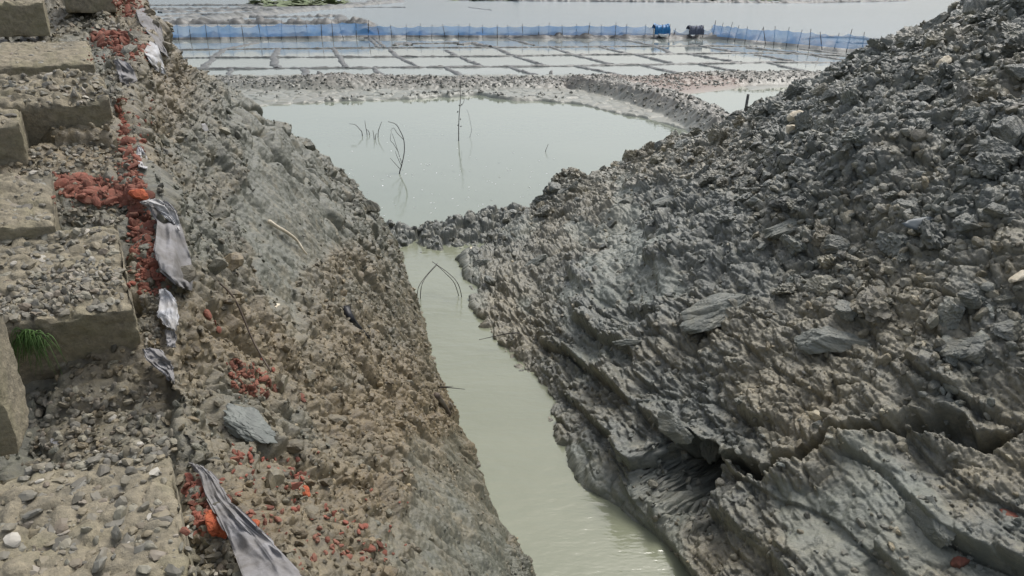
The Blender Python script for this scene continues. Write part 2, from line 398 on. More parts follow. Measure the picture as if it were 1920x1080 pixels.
# streaks down the slope
d = .055 * fbm(S * .9, T * .5, 3, 3) + .022 * fbm(S * 6, T * .9, 9, 3) * face
scrape = sstep(.02, .2, a) * sstep(.05, .45, fbm(U / 130, Vv / 210, 31, 3) + .55 * polymask(U, Vv, [(330, 150), (420, 170), (620, 380), (640, 470), (520, 500), (420, 420), (340, 330)], 40) - .05)
rough = (1 - .72 * scrape)
d += (lumps(S + T * .25, T * .45, .038, 11, tilt=1.3) * face + lumps(S, T, .03, 12) * (1 - face) + .5 * lumps(S, T, .03, 13)) * rough
d += .014 * fbm(S * 9 + T * 3, T * 2.0, 21, 3) * scrape
qd = (U * .83 - Vv * .56) / 46 + .7 * vnoise(U / 150, Vv / 150, 23); fr = qd - np.floor(qd)
d += .045 * (sstep(0, .22, fr) * (1 - fr) - .4) * sstep(-.1, .4, fbm(U / 100, Vv / 100, 24, 2)) * sstep(1.5, 3, D) * face
d += .004 * fbm(S * 60, T * 60, 41, 2)
# bigger hanging blocks of clay near the ridge
d += .07 * (cells(S / .34, T / .34, 77, .7, .3) - .5) * polymask(U, Vv, [(430, 170), (560, 260), (700, 410), (740, 520), (690, 500), (560, 360), (420, 260)], 30)
P = P + Nn * d[..., None]
brown = np.clip(.45 + .5 * fbm(U / 160, Vv / 160, 51, 3) + .35 * polymask(U, Vv, [(560, 420), (720, 520), (860, 820), (700, 900), (480, 640)], 120) - .35 * scrape - .5 * polymask(U, Vv, [(290, 60), (450, 180), (700, 400), (735, 520), (600, 400), (450, 330), (330, 300)], 40), 0, 1)
leftbank = mesh_np('left_bank', P.reshape(-1, 3), grid_faces(*P.shape[:2])[:, ::-1], M['bank'], True, {'brown': brown, 'clay': scrape * .2, 'tint': .5 + 0 * a})
tag(leftbank, kind='structure'); add_bvh(P); LB = dict(P=P, N=Nn, U=U, V=Vv, D=D, brown=brown, a=a, b=b, scrape=scrape)

# ---- right spoil heap
WR = [PZ(*p) for p in [(1440, 1420), (1236, 1090), (1210, 1010), (1138, 930), (1020, 780), (954, 670), (890, 570), (876, 480), (884, 466)]]
WRk = [0, .15, .22, .32, .48, .62, .78, .95, 1]
RR = [np.array((6.4, 2.2, 3.7)), np.array((6.3, 5.2, 4.1))] + [PD(*p) for p in [(1990, -75, 8), (1855, 0, 9.5), (1765, 48, 11), (1690, 90, 12.3), (1600, 120, 13.8), (1500, 182, 15), (1420, 234, 15.5), (1330, 255, 15.5), (1210, 290, 15)]]
RRk = [0, .2, .42, .52, .62, .69, .76, .83, .89, .94, 1]
FARR = [PZ(884, 466), PD(940, 432, 12.6), PD(1000, 402, 13.3), PD(1040, 346, 13.6), PD(1095, 342, 14.1), PD(1150, 312, 14.6), PD(1210, 290, 15)]
A0, A1, B0, B1 = curve(WR, WRk), curve(RR, RRk), curve([WR[0], RR[0]]), curve(FARR)
NA, NB = 900, 1000
bs = np.r_[resample(1 / (.35 + np.linspace(0, 1, 200)), NB - 60), np.linspace(1, 1.3, 61)[1:]]
as_ = np.r_[np.linspace(-.12, 0, 41)[:-1], np.linspace(0, 1, NA - 100), np.linspace(1, 1.35, 61)[1:]]
a, b = np.meshgrid(as_, bs, indexing='ij')
P = coons(A0, A1, B0, B1, a, b)
P += np.maximum(-a, 0)[..., None] * np.array((-3.0, -.6, -8.0))
P += np.maximum(a - 1, 0)[..., None] * np.array((5.5, 5.0, -7.0))
P += np.maximum(b - 1, 0)[..., None] * np.array((1.2, 7.0, -9.0))
hp = PD(1052, 352, 13.6); P[..., 2] += .30 * np.exp(-(((P[..., 0] - hp[0]) / .42) ** 2 + ((P[..., 1] - hp[1]) / .9) ** 2) ** 1.5)
P[..., 2] += .35 * np.sin(np.pi * np.clip(a, 0, 1)) ** 1 * np.sin(np.pi * np.clip(b, 0, 1)) * sstep(1, .4, b)   # bellied slope
U, Vv, D = proj(P)
S = arclen(P, 1); S = S - S[:, 500:501]; T = arclen(P, 0); Nn = grid_normals(P)
if Nn[450, 500, 2] < 0: Nn = -Nn
# dug, scraped lower part versus loose clods above
dug = polymask(U, Vv, [(860, 440), (1010, 400), (1060, 350), (1250, 330), (1330, 400), (1420, 520), (1500, 560), (1640, 640), (1980, 720), (2400, 900), (2400, 1500), (1200, 1500)], 50)
dug = np.clip(dug + .35 * fbm(U / 90, Vv / 90, 5, 2), 0, 1)
d = .15 * fbm(S * .8, T * .8, 103, 3)
mS = np.clip(polymask(U, Vv, [(1180, 560), (1420, 540), (1700, 600), (2100, 700), (2400, 1500), (1100, 1500), (1240, 1000), (1000, 700), (880, 500), (980, 520)], 70), 0, 1)
mT = polymask(U, Vv, [(960, 420), (1060, 340), (1290, 310), (1440, 470), (1330, 600), (1150, 560), (1000, 520)], 50) * (1 - .6 * mS)
lump_d = (lumps(S, T, .095, 111) * (1 - np.maximum(mS, mT)) + lumps(S * .5, T * 1.0, .075, 112, tilt=1.25) * mS + lumps(S * 1.0, T * .42, .09, 113, tilt=1.25) * mT * (1 - mS) + lumps(S, T, .06, 114, tilt=1.2) * np.maximum(mS, mT)) * (.6 + .4 * sstep(3, 10, D))
# bucket tooth grooves: run down to the right in the lower part, up to the right further off
def grooves(ang, spacing, seed, poly, amp, soft=50):
    ca, sa = math.cos(ang), math.sin(ang)
    q = (-U * sa + Vv * ca) / spacing + .8 * vnoise(U / 230, Vv / 230, seed) + .12 * vnoise(U / 40, Vv / 40, seed + 1); p = (U * ca + Vv * sa) / 400
    qi = np.floor(q); fr = q - qi
    k = hsh(qi.astype(np.int64), np.floor(p + hsh(qi.astype(np.int64), 0 * qi.astype(np.int64), 0 * qi.astype(np.int64), seed) * 3).astype(np.int64), 0 * qi.astype(np.int64), seed)
    prof = sstep(0, .18, fr) * (1 - .75 * fr)                       # saw-tooth shelves: sharp lip then a smooth ramp
    on = sstep(-.45, .1, fbm(U / 120 + seed, Vv / 120, seed + 7, 3)) * sstep(.1, .45, k)
    return (prof * (.3 + k) - .35) * amp * on * polymask(U, Vv, poly, soft), on
qs = T / .46 + .30 * S + .9 * fbm(S * .45, T * .45, 205, 3); fr = qs - np.floor(qs); qk = hsh(np.floor(qs).astype(np.int64), np.floor(S / 1.3 + .5 * vnoise(T, 0 * T, 3)).astype(np.int64), np.zeros(S.shape, np.int64), 206)
g1 = .23 * (sstep(0, .2, fr) * (1 - .9 * fr) - .4) * sstep(.1, .45, qk) * sstep(-.45, .05, fbm(S * .8, T * .8, 207, 2)) * mS * sstep(.3, .8, T)
g2, on2 = grooves(math.radians(-52), 60, 202, [(1000, 400), (1060, 350), (1290, 320), (1420, 500), (1300, 620), (1120, 560), (960, 500)], .16)
g3, on3 = grooves(math.radians(62), 44, 203, [(885, 470), (960, 480), (1200, 640), (1300, 830), (1180, 880), (1020, 700), (920, 580)], .09)
smooth_ = np.clip(sstep(.08, .45, fbm(S * .8, T * 1.9, 161, 3)) * dug, 0, 1)
d += g1 + g2 + g3 + lump_d * (1 - .18 * dug) * (1 - .62 * smooth_)
d += .03 * fbm(S * 3.0, T * 4.5, 133, 4) * dug + .004 * fbm(S * 24, T * 24, 135, 3)
# the long curved crack, and the hollow scooped out above the water
cd_, al = segdist(U + 9 * fbm(U / 30, Vv / 30, 61, 2), Vv + 9 * fbm(U / 30, Vv / 30, 62, 2), [(1280, 838), (1350, 868), (1440, 900), (1480, 885), (1600, 830), (1690, 805), (1770, 795), (1850, 830), (1925, 805), (2050, 780)])
wd = 7 + 15 * np.exp(-((al - .68) / .12) ** 2) + 5 * np.exp(-((al - .3) / .1) ** 2)
d -= .34 * sstep(wd * 1.5, wd * .5, cd_)
up_ = sstep(60, 0, cd_) * .07; d += up_
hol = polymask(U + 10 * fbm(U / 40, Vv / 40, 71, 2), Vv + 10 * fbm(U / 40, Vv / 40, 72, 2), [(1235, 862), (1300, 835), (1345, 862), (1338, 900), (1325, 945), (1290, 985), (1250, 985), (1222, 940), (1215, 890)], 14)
d = d * (1 - .9 * hol)
P = P + Nn * d[..., None]
P = P + (hol * (.25 + .75 * sstep(1000, 900, Vv)))[..., None] * np.array((1.15, .70, .06))
n2_ = grid_normals(P); near_ = sstep(0, .15, hol) * 1.0
cr_ = .05 * (cells(P[..., 0] * 7 + P[..., 2] * 3, P[..., 1] * 7 - P[..., 2] * 5, 75, 1.2) - .5) + .022 * (cells(P[..., 0] * 18 + P[..., 2] * 9, P[..., 1] * 18 - P[..., 2] * 13, 76, 1.2) - .5)
P = P + n2_ * (cr_ * near_)[..., None] + (sstep(0, 1, polymask(U, Vv, [(1160, 850), (1240, 830), (1235, 980), (1200, 940)], 22)))[..., None] * np.array((-.10, -.05, .03))
tan_ = np.clip(.14 + .4 * fbm(U / 190, Vv / 150, 151, 3) + .42 * polymask(U, Vv, [(1250, 640), (1500, 560), (1700, 480), (1960, 440), (2100, 900), (1500, 880), (1350, 760)], 80) + .12 * polymask(U, Vv, [(900, 560), (1200, 640), (1240, 850), (1130, 820)], 50), 0, 1) * (1 - hol)
clay = smooth_
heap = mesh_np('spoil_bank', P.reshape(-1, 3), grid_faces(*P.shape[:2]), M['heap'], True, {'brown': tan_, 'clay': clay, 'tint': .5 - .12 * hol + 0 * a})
tag(heap, kind='structure'); add_bvh(P); RB = dict(P=P, N=Nn, U=U, V=Vv, D=D, brown=tan_, a=a, b=b, dug=dug)

# ------------------------------------------------------------------ dam, far bund, shore
def field(name, x0, x1, y0, y1, nx, ny, fn, mat, log=False):
    xs = np.linspace(x0, x1, nx); ys = np.geomspace(y0, y1, ny) if log else np.linspace(y0, y1, ny)
    X, Y = np.meshgrid(xs, ys, indexing='ij'); Z, at = fn(X, Y)
    for k in ('brown', 'clay', 'tint'): at.setdefault(k, 0 * X + (.5 if k == 'tint' else 0))
    Pg = np.stack([X, Y, Z], 2)
    o = mesh_np(name, Pg.reshape(-1, 3), grid_faces(nx, ny)[:, ::-1], mat, True, at); tag(o, kind='structure')
    return o, Pg
def dam(X, Y):
    line = [PZ(690, 448)[:2], PZ(735, 447)[:2], PZ(800, 447)[:2], PZ(860, 440)[:2], PZ(930, 428)[:2], PZ(965, 425)[:2]]
    dd, al = segdist(X, Y, line)
    hw = .50 + .5 * al; t = np.clip(1 - dd / hw, -1, 1)
    z = .44 * t * (.7 + .3 * al) - .12 - .15 * np.exp(-((al - .33) / .05) ** 2)
    z += .10 * (cells(X / .28, Y / .28, 301) - .5) + .05 * (cells(X / .1, Y / .1, 302) - .5)
    return z, {'brown': .05 + 0 * X}
dam_o, DP = field('dam', -3.6, 2.4, 10.6, 15.2, 420, 320, dam, M['heap']); add_bvh(DP, 2)

SH = [PZ(*p)[:2] for p in [(380, 205), (480, 203), (560, 193), (640, 189), (700, 189), (790, 183), (830, 179), (900, 180), (950, 185), (985, 188), (1060, 196), (1200, 218), (1290, 245), (1330, 262), (1400, 300)]]
def shore(X, Y):
    main, al = segdist(X, Y, [PZ(*p)[:2] for p in [(250, 163), (430, 161), (700, 160), (1000, 160), (1200, 157), (1420, 152), (1600, 146), (1800, 140)]])
    t = np.clip(1 - main / 2.1, 0, 1)
    z = -.14 + .40 * np.minimum(t * 2.2, 1) * (.9 + .2 * fbm(X * .5, Y * .5, 311, 2))
    mound = np.exp(-(((X - PZ(625, 162)[0]) / 1.5) ** 2 + ((Y - 31.6) / 1.3) ** 2)); z += .3 * mound
    cr, al2 = segdist(X, Y, [PZ(*p)[:2] for p in [(1090, 165), (1160, 178), (1240, 200), (1300, 222), (1360, 255)]])
    t2 = np.clip(1 - cr / (1.0 + 0 * X), 0, 1); z2 = -.14 + .62 * np.minimum(t2 * 1.6, 1)
    z = np.maximum(z, z2)
    # muddy shore: just out of the water beyond the shoreline, with a little scarp
    ysh = np.interp(X, [p[0] for p in SH], [p[1] for p in SH]) + .5 * vnoise(X * .8, 0 * X, 312) + .12 * fbm(X * 1.7, Y * 1.7, 313, 3)
    back = sstep(-.15, .15, Y - ysh) * sstep(8.2, 7.4, X + .0 * Y)
    lim = X < np.interp(Y, [18, 22.3, 27.8, 33], [5.0, 5.5, 4.5, 3.0])
    scarp = np.exp(-((X - PZ(880, 180)[0]) / 3.0) ** 2)
    flat = np.where(lim, -.12 + back * (.15 + .10 * scarp * sstep(1.6, 0, Y - ysh)) + .02 * fbm(X * 1.2, Y * 1.2, 314, 3) + .05 * back * (cells(X / .5, Y / .6, 319) - .3), -.12)
    red = polymask(X, Y, [PZ(*p)[:2] for p in [(1150, 152), (1300, 150), (1395, 158), (1380, 166), (1260, 180), (1200, 172)]], .5)
    flat = np.maximum(flat, -.1 + .2 * red)
    pale = np.maximum(-.12 + 0 * X, -.12 + .15 * polymask(X, Y, [PZ(*p)[:2] for p in [(1380, 160), (1600, 150), (1600, 163), (1500, 163), (1400, 172)]], .6))
    flat = np.maximum(flat, pale)
    amp = np.clip(t * 1.6 + t2 * 1.6, 0, 1)
    z = np.maximum(z, flat) + amp * (.07 * (cells(X / .5, Y / .6, 315) - .5) + .04 * (cells(X / .2, Y / .24, 316) - .5)) + .012 * fbm(X * 4, Y * 4, 317, 2)
    return z, {'brown': np.clip(.12 + red * .9 + .15 * fbm(X * .4, Y * .4, 318, 2), 0, 1), 'clay': (1 - amp) * .7 * (1 - red), 'tint': .5 - .18 * amp + .16 * (1 - amp) * (1 - red)}
shore_o, SP = field('mud_shore', -17, 19, 19.5, 36.0, 900, 330, shore, M['flat'])

# ------------------------------------------------------------------ water sheets (adjacent, never overlapping)
def sheet(name, poly, mat, z=0.0):
    me = bpy.data.meshes.new(name); me.from_pydata([(p[0], p[1], z) for p in poly], [], [list(range(len(poly)))]); me.materials.append(mat)
    o = bpy.data.objects.new(name, me); SC.collection.objects.link(o); return tag(o, kind='structure')
sheet('trench_water', [(-6, 0), (6, 0), (3, 8), (.6, 12.0), (-3.6, 12.0)], M['trench'])
sheet('pond_water', [(-3.6, 12.0), (.6, 12.0), (3, 8), (6, 0), (60, 0), (60, 32.5), (-60, 32.5), (-60, 6), (-6, 6)], M['pond'])
FN = [PZ(-300, 74)[:2], PZ(300, 74)[:2], PZ(690, 68)[:2], PZ(1330, 68)[:2], PZ(1500, 84)[:2], PZ(1690, 99)[:2], PZ(2300, 140)[:2]]
sheet('salt_pan_water', [(-60, 32.5), (40, 32.5)] + [tuple(p) for p in FN[::-1]] , M['pans'])
sheet('open_water', [tuple(p) for p in FN] + [(60, 32.5), (3000, 32.5), (3000, 5000), (-3000, 5000), (-3000, 32.5), (-60, 32.5)], M['sea'])
gnd = sheet('ground', [(-4000, -200), (4000, -200), (4000, 6000), (-4000, 6000)], M['dike'], -1.2)

# ------------------------------------------------------------------ dikes (low mud ridges between the pans)
def ribbon(name, lines, mat, step=.25, cross=9):
    Vs, Fs, B, T = [], [], [], []; off = 0
    for li, (pts, wid, hgt, br, ti) in enumerate(lines):
        p = np.array([PZ(*q)[:2] for q in pts]); seg = np.linalg.norm(np.diff(p, axis=0), axis=1); c = np.r_[0, np.cumsum(seg)]
        n = max(4, min(1500, int(c[-1] / step))); s = np.linspace(0, c[-1], n)
        x = np.interp(s, c, p[:, 0]); y = np.interp(s, c, p[:, 1])
        k = max(3, n // (len(pts) * 3)) | 1
        if n > k * 2 and len(pts) > 2:
            ker = np.ones(k) / k
            x = np.convolve(np.pad(x, k // 2, mode='reflect', reflect_type='odd'), ker, 'valid'); y = np.convolve(np.pad(y, k // 2, mode='reflect', reflect_type='odd'), ker, 'valid')
        tx = np.gradient(x); ty = np.gradient(y); l = np.hypot(tx, ty) + 1e-9; nx_, ny_ = -ty / l, tx / l
        j = np.linspace(-1, 1, cross)
        wob = wid * .22 * fbm(s / (wid * 2 + .3), 0 * s + li * 7.3, 401, 3)
        wv = wid * (1 + .3 * fbm(s / (wid * 1.3 + .2), 0 * s + li * 3.1, 402, 3))
        X = x[:, None] + nx_[:, None] * (wob[:, None] + j[None] * wv[:, None] * .5); Y = y[:, None] + ny_[:, None] * (wob[:, None] + j[None] * wv[:, None] * .5)
        Z = (hgt * (1 - np.abs(j[None]) ** 2 * 1.35) * (.8 + .35 * fbm(s / .6, 0 * s + li, 403, 3))[:, None]) + hgt * .55 * (cells(X / (wid * .35 + .05), Y / (wid * .35 + .05), 404) - .6)
        Z[:, 0] = Z[:, -1] = -.25
        Vs.append(np.stack([X, Y, Z], 2).reshape(-1, 3)); Fs.append(grid_faces(n, cross)[:, ::-1] + off); off += n * cross
        B.append(np.full(n * cross, br)); T.append(np.full(n * cross, ti))
    T = np.concatenate(T)
    return tag(mesh_np(name, np.concatenate(Vs), np.concatenate(Fs), mat, True, {'brown': np.concatenate(B), 'tint': T, 'clay': 0 * T}), kind='structure')
th = lambda *pts, w=.34, h=.07, br=.1, ti=.1: (list(pts), w, h, br, ti)
ribbon('salt_pan_dikes', [
    th((240, 95), (480, 92), (700, 90), (950, 89), (1100, 88), (1330, 86), (1420, 88)), th((240, 110), (480, 108), (900, 106), (1100, 103), (1300, 101), (1440, 99), (1560, 104), (1700, 112)),
    th((240, 132), (480, 129), (700, 127), (1000, 125), (1100, 123), (1300, 120), (1450, 117), (1640, 118), (1750, 124), w=.5),
    th((480, 80), (420, 94), (400, 107), (380, 130), w=.45), th((433, 130), (427, 146)), th((521, 92), (513, 108), (518, 128), w=.5), th((625, 92), (635, 107), (652, 128)), th((688, 68), (712, 90)), th((696, 68), (722, 90)),
    th((730, 92), (745, 107), (785, 127)), th((835, 95), (860, 106), (905, 125)), th((925, 88), (960, 104), (1022, 124)), th((1030, 88), (1075, 103), (1150, 122)),
    th((570, 129), (569, 146), w=.5), th((700, 128), (724, 145)), th((835, 127), (868, 144)), th((955, 126), (1008, 143)), th((1080, 124), (1165, 142)), th((1205, 123), (1285, 141)), th((1310, 121), (1405, 139)), th((1440, 118), (1520, 137)), th((1560, 118), (1640, 133)),
    th((950, 72), (1000, 85)), th((1150, 71), (1230, 87), (1262, 101)), th((1123, 88), (1180, 102)), th((1190, 102), (1262, 120)), th((1293, 102), (1388, 118)), th((1297, 84), (1390, 100)), th((1400, 90), (1500, 100), (1600, 116)), th((1417, 103), (1490, 116)), th((1500, 92), (1590, 103)),
    th((742, 85), (755, 82), (765, 85), w=.8, h=.12), th((865, 84), (885, 81), (900, 85), (920, 88), w=.7, h=.12), th((765, 82), (860, 81), w=.3), th((595, 139), (603, 139), w=.4, h=.16), th((1030, 141), (1036, 141), w=.5, h=.2)], M['dike'], step=.12)
fb = lambda *pts, w=1.6, h=.3, br=.1, ti=.15: (list(pts), w, h, br, ti)
ribbon('bunds', [
    fb((690, 69), (850, 69), (1000, 70), (1150, 70), (1330, 70), w=2.6, h=.36, ti=-.38), fb((250, 74), (480, 72), (600, 71), (690, 69), w=2.0, h=.34, ti=-.25), fb((1320, 70), (1400, 76), (1500, 86), (1600, 97), (1700, 106), (1900, 124), w=2.6, h=.40, br=.25, ti=.4),
    fb((200, 46), (480, 44), (680, 44), (692, 67), w=2.2, h=.5, br=.3, ti=.1), fb((200, 49), (480, 48), (680, 50), w=4, h=.08, br=.3, ti=.6),
    fb((260, 48), (400, 37), (490, 28), (640, 14), (750, 3), w=4.0, h=.5, ti=.4), fb((250, 36), (380, 28), (480, 33), (640, 31), (642, 36), (620, 43), w=1.6, h=.25),
    fb((240, 19), (420, 17), (600, 17), w=2.4, h=.3), fb((240, 11), (560, 10), w=2, h=.3), fb((560, 22), (500, 20), (300, 24), w=3, h=.3),
    fb((860, 1), (1250, 4), (1500, 6), (1700, 2), w=3.5, h=.5, br=.2, ti=.1), fb((1500, 74), (1540, 70), (1600, 71), (1670, 79), w=.7, h=.14, ti=.1), fb((1570, 81), (1680, 82), w=.45, h=.1, ti=.1),
    fb((640, 14), (760, 14), w=1, h=.12), fb((880, 14), (920, 19), w=.6, h=.08)], M['dike'], step=.25)
sheet('far_mud_flat', [tuple(PZ(*p)[:2]) for p in [(430, 9.0), (520, 4), (640, 3), (735, 6.5), (600, 15.5), (480, 17)]], M['flat'], .02)
vg = []
for k in range(900):                                            # distant grass on the low strips
    if k < 500: q = PZ(rng.uniform(480, 645), rng.normal(8, 1.6)); 
    else: q = PZ(rng.uniform(850, 1480), rng.normal(-1 + 0, 1.4))
    vg.append(q + np.array((0, 0, .1)))
vg = np.array(vg); o = scatter('far_grass', vg, rng.uniform(.5, 1.6, len(vg)), M['green'], sub=1, kinds=4, seed=5, flat=1, squash=(2.6, 1, .09)); tag(o, 'low green grass on the far mud strips', 'grass', kind='stuff')

# ------------------------------------------------------------------ loose clods (stuff) over both banks
def pick(B, n, wfun, seed):
    r = np.random.default_rng(seed); n_, m_ = B['P'].shape[:2]
    Pg = B['P']; area = np.linalg.norm(np.cross(Pg[1:, :-1] - Pg[:-1, :-1], Pg[:-1, 1:] - Pg[:-1, :-1]), axis=2)
    D = B['D'][:-1, :-1]; inside = (B['U'][:-1, :-1] > -120) & (B['U'][:-1, :-1] < 2040) & (B['V'][:-1, :-1] > -60) & (B['V'][:-1, :-1] < 1200)
    wgt = (area * inside * wfun({k: v[:-1, :-1] for k, v in B.items() if k not in ('P', 'N')})).ravel(); c = np.cumsum(wgt); c /= c[-1]
    i = np.searchsorted(c, r.random(n)); i = (i // (m_ - 1)) * m_ + i % (m_ - 1)
    g = lambda k: B[k].reshape(n_ * m_, -1)[i]
    return g('P'), g('N'), g('D')[:, 0], g('brown')[:, 0], r
def clods(name, B, n, wfun, smin, smax, mat, seed, sub, label, pw=2.2, sq=(1, .8, .55)):
    p, nn, D, br, r = pick(B, n, wfun, seed)
    s = smin + (smax - smin) * r.random(n) ** pw
    o = scatter(name, p + nn * s[:, None] * .15, s, mat, sub=sub, seed=seed, normals=nn, flat=.35, brown=np.clip(br + r.normal(0, .25, n), 0, 1), squash=sq, tint=np.clip(r.normal(.5, .25, n), 0, 1))
    return tag(o, label, 'clay', kind='stuff')
zab = lambda q: (q['a'] > -.02) * 1.0
clods('loose_clods', RB, 15000, lambda q: (1.15 - q['dug']) ** 2 * (q['a'] > .02) / (1 + (q['D'] / 12) ** 2), .015, .075, M['heap'], 501, 2, 'loose dark grey clay clods covering the right heap', 2.6)
clods('broken_clods', RB, 750, lambda q: (1.08 - q['dug']) ** 2 * (q['a'] > .02) * (q['b'] < 1.01), .06, .19, M['heap'], 502, 4, 'larger broken clay lumps lying over the right heap', 2.2)
clods('clay_crumbs', RB, 6000, lambda q: (.35 + q['dug'] * .6) * (q['a'] > .0) / (q['D'] + 1), .008, .04, M['heap'], 503, 2, 'small crumbs of clay on the dug right bank')
clods('bank_crumbs', LB, 26000, lambda q: (1.1 - q['scrape']) * ((q['a'] > -.6) * 1.0) * np.where((q['V'] > 870) & (q['U'] < 350), .0, 1) / (q['D'] + .5) ** 1.1, .003, .017, M['bank'], 504, 2, 'small brown crumbs of clay on the left bank')
clods('bank_clods', LB, 900, lambda q: (1.1 - q['scrape']) * zab(q), .018, .055, M['bank'], 505, 2, 'brown and grey clay clods on the left bank', 2.5)
n = 1500; xy = np.stack([rng.uniform(-3.2, 1.3, n), rng.uniform(11.2, 14.2, n)], 1); ix = np.clip(((xy[:, 0] + 3.6) / 6 * 419).astype(int), 0, 419); iy = np.clip(((xy[:, 1] - 10.6) / 4.6 * 319).astype(int), 0, 319)
pz = DP[ix, iy]; k = pz[:, 2] > .02; pz = pz[k]; tag(scatter('dam_clods', pz, .015 + .065 * rng.random(len(pz)) ** 2.2, M['heap'], sub=2, seed=506, tint=np.clip(rng.normal(.4, .2, len(pz)), 0, 1)), 'dark clay clods piled on the low dam', 'clay', kind='stuff')
n = 26000; ix = rng.integers(0, 899, n); iy = rng.integers(0, 329, n); pz = SP[ix, iy]; k = pz[:, 2] > .10; pz = pz[k]
tag(scatter('bund_clods', pz, .03 + .08 * rng.random(len(pz)) ** 2.5, M['flat'], sub=1, seed=507, tint=np.clip(rng.normal(.5, .3, len(pz)), 0, 1), rnd=.05), 'grey mud clods along the bund behind the pond', 'clay', kind='stuff')

# ------------------------------------------------------------------ concrete blocks
def concrete_block(FTR, label, wid=.40, dep=.40, hgt=.17, yaw=29, tilt=17, seed=0, res=.008, rag=.012, agg=90, roll=0):
    """FTR = front top right corner; the block runs left and back from it"""
    n = [max(4, int(x / res)) for x in (wid, dep, hgt)]
    def side(o_, du, dv, nu, nv):
        g = np.stack(np.meshgrid(np.linspace(0, 1, nu), np.linspace(0, 1, nv), indexing='ij'), 2)
        return (np.array(o_)[None, None] + g[..., :1] * np.array(du) + g[..., 1:] * np.array(dv))
    w_, d_, h_ = wid, dep, hgt; Vs = []; Fs = []; off = 0
    for (o_, du, dv, nu, nv) in [((-w_, 0, 0), (w_, 0, 0), (0, d_, 0), n[0], n[1]), ((-w_, 0, -h_), (w_, 0, 0), (0, 0, h_), n[0], n[2]), ((0, 0, -h_), (0, d_, 0), (0, 0, h_), n[1], n[2]), ((0, d_, -h_), (-w_, 0, 0), (0, 0, h_), n[0], n[2]), ((-w_, d_, -h_), (0, -d_, 0), (0, 0, h_), n[1], n[2]), ((-w_, d_, -h_), (w_, 0, 0), (0, -d_, 0), n[0], n[1])]:
        q = side(o_, du, dv, nu, nv); Vs.append(q.reshape(-1, 3)); Fs.append(grid_faces(nu, nv)[:, ::-1] + off); off += nu * nv
    V = np.concatenate(Vs)
    # rounded, chipped edges, rough top
    c = np.array((-w_ / 2, d_ / 2, -h_ / 2)); hsz = np.array((w_, d_, h_)) / 2; q = (V - c)
    r = .006; chip = .022 * np.clip(fbm(V[:, 0] * 14 + seed, (V[:, 1] + V[:, 2]) * 14, 601 + seed, 3) - .1, 0, 1)
    inner = hsz - (r + chip)[:, None]; cl = np.clip(q, -inner, inner); dlt = q - cl; L = np.linalg.norm(dlt, axis=1, keepdims=True)
    q = np.where(L > 1e-9, cl + dlt / np.maximum(L, 1e-9) * (r + chip)[:, None] , q)
    V2 = q + c
    top = V[:, 2] > -1e-6
    edge = sstep(0, .06, np.minimum(np.minimum(-V[:, 0], V[:, 0] + w_), np.minimum(V[:, 1], d_ - V[:, 1])))
    V2[:, 2] += top * (rag * .9 * (cells(V[:, 0] / .045 + seed, V[:, 1] / .045, 611) - .6) + rag * fbm(V[:, 0] * 9 + seed, V[:, 1] * 9, 612, 4) - .01 * (1 - edge))
    V2 += (~top)[:, None] * .0022 * fbm((V[:, 0] + V[:, 1]) * 40, V[:, 2] * 40 + seed, 613, 3)[:, None]
    R = Euler((math.radians(tilt), math.radians(roll), math.radians(yaw)), 'XYZ').to_matrix()
    root = empty('concrete_block', Vector(FTR) + R @ Vector((-w_ / 2, d_ / 2, -h_)))
    root.rotation_euler = R.to_euler(); tag(root, label, 'concrete block', 'concrete blocks stepping up the left shelf')
    base = np.array((-w_ / 2, d_ / 2, -h_))
    body = mesh_np('body', V2 - base, np.concatenate(Fs), M['concrete'], True); body.parent = root
    rr = np.random.default_rng(700 + seed); k = agg * 4
    px = np.stack([rr.uniform(-w_ + .02, -.02, k), rr.uniform(.02, d_ - .02, k), np.zeros(k)], 1)
    px[:, 2] = rag * fbm(px[:, 0] * 9 + seed, px[:, 1] * 9, 612, 4) + .001
    sz = .0022 + .019 * rr.random(k) ** 4.5
    ag = scatter('exposed_aggregate', px - base - np.array((0, 0, 1.)) * sz[:, None] * .25, sz, M['aggregate'], sub=2, seed=800 + seed, flat=.92, squash=(1.2, .85, .42), rnd=.04); ag.parent = root; ag['kind'] = 'stuff'
    return root, R
FT = {}
def blk(u, v, D, label, **k):
    root, R = concrete_block(PD(u, v, D), label, **k); return root
blk(372, 1110, 1.13, 'nearest concrete block at the bottom left corner, top thick with pebbles', wid=.62, dep=.40, hgt=.2, tilt=7, seed=1, res=.006, agg=260, rag=.010)
blk(250, 575, 1.95, 'big concrete block with a dark front face and pebbles spilling over its front edge', wid=.385, dep=.42, hgt=.195, tilt=17, seed=2, res=.006, agg=260)
blk(206, 190, 2.78, 'mossy rough topped concrete block with a dark front, above the brick chip pile', wid=.36, dep=.34, hgt=.18, tilt=14, seed=3, agg=170, rag=.02)
blk(176, 116, 3.25, 'smooth tan concrete block directly behind the rough mossy one', wid=.62, dep=.42, hgt=.14, tilt=10, seed=4, agg=40, rag=.006)
blk(80, 4, 3.75, 'dark fronted concrete block in the top left corner of the picture', wid=.5, dep=.4, hgt=.165, tilt=4, seed=5, agg=40)
blk(102, 418, 2.12, 'yellowish mossy concrete block at the left edge, behind the biggest block', wid=.42, dep=.34, hgt=.15, tilt=14, seed=6, agg=90, roll=2)
blk(36, 232, 2.52, 'small corner of a concrete block left of the rough mossy one', wid=.3, dep=.3, hgt=.16, tilt=10, seed=7, agg=60)
blk(-38, 610, 1.42, 'tall brown concrete block standing at the left edge beside the grass tuft', wid=.3, dep=.16, hgt=.30, tilt=2, yaw=22, seed=8, agg=20)
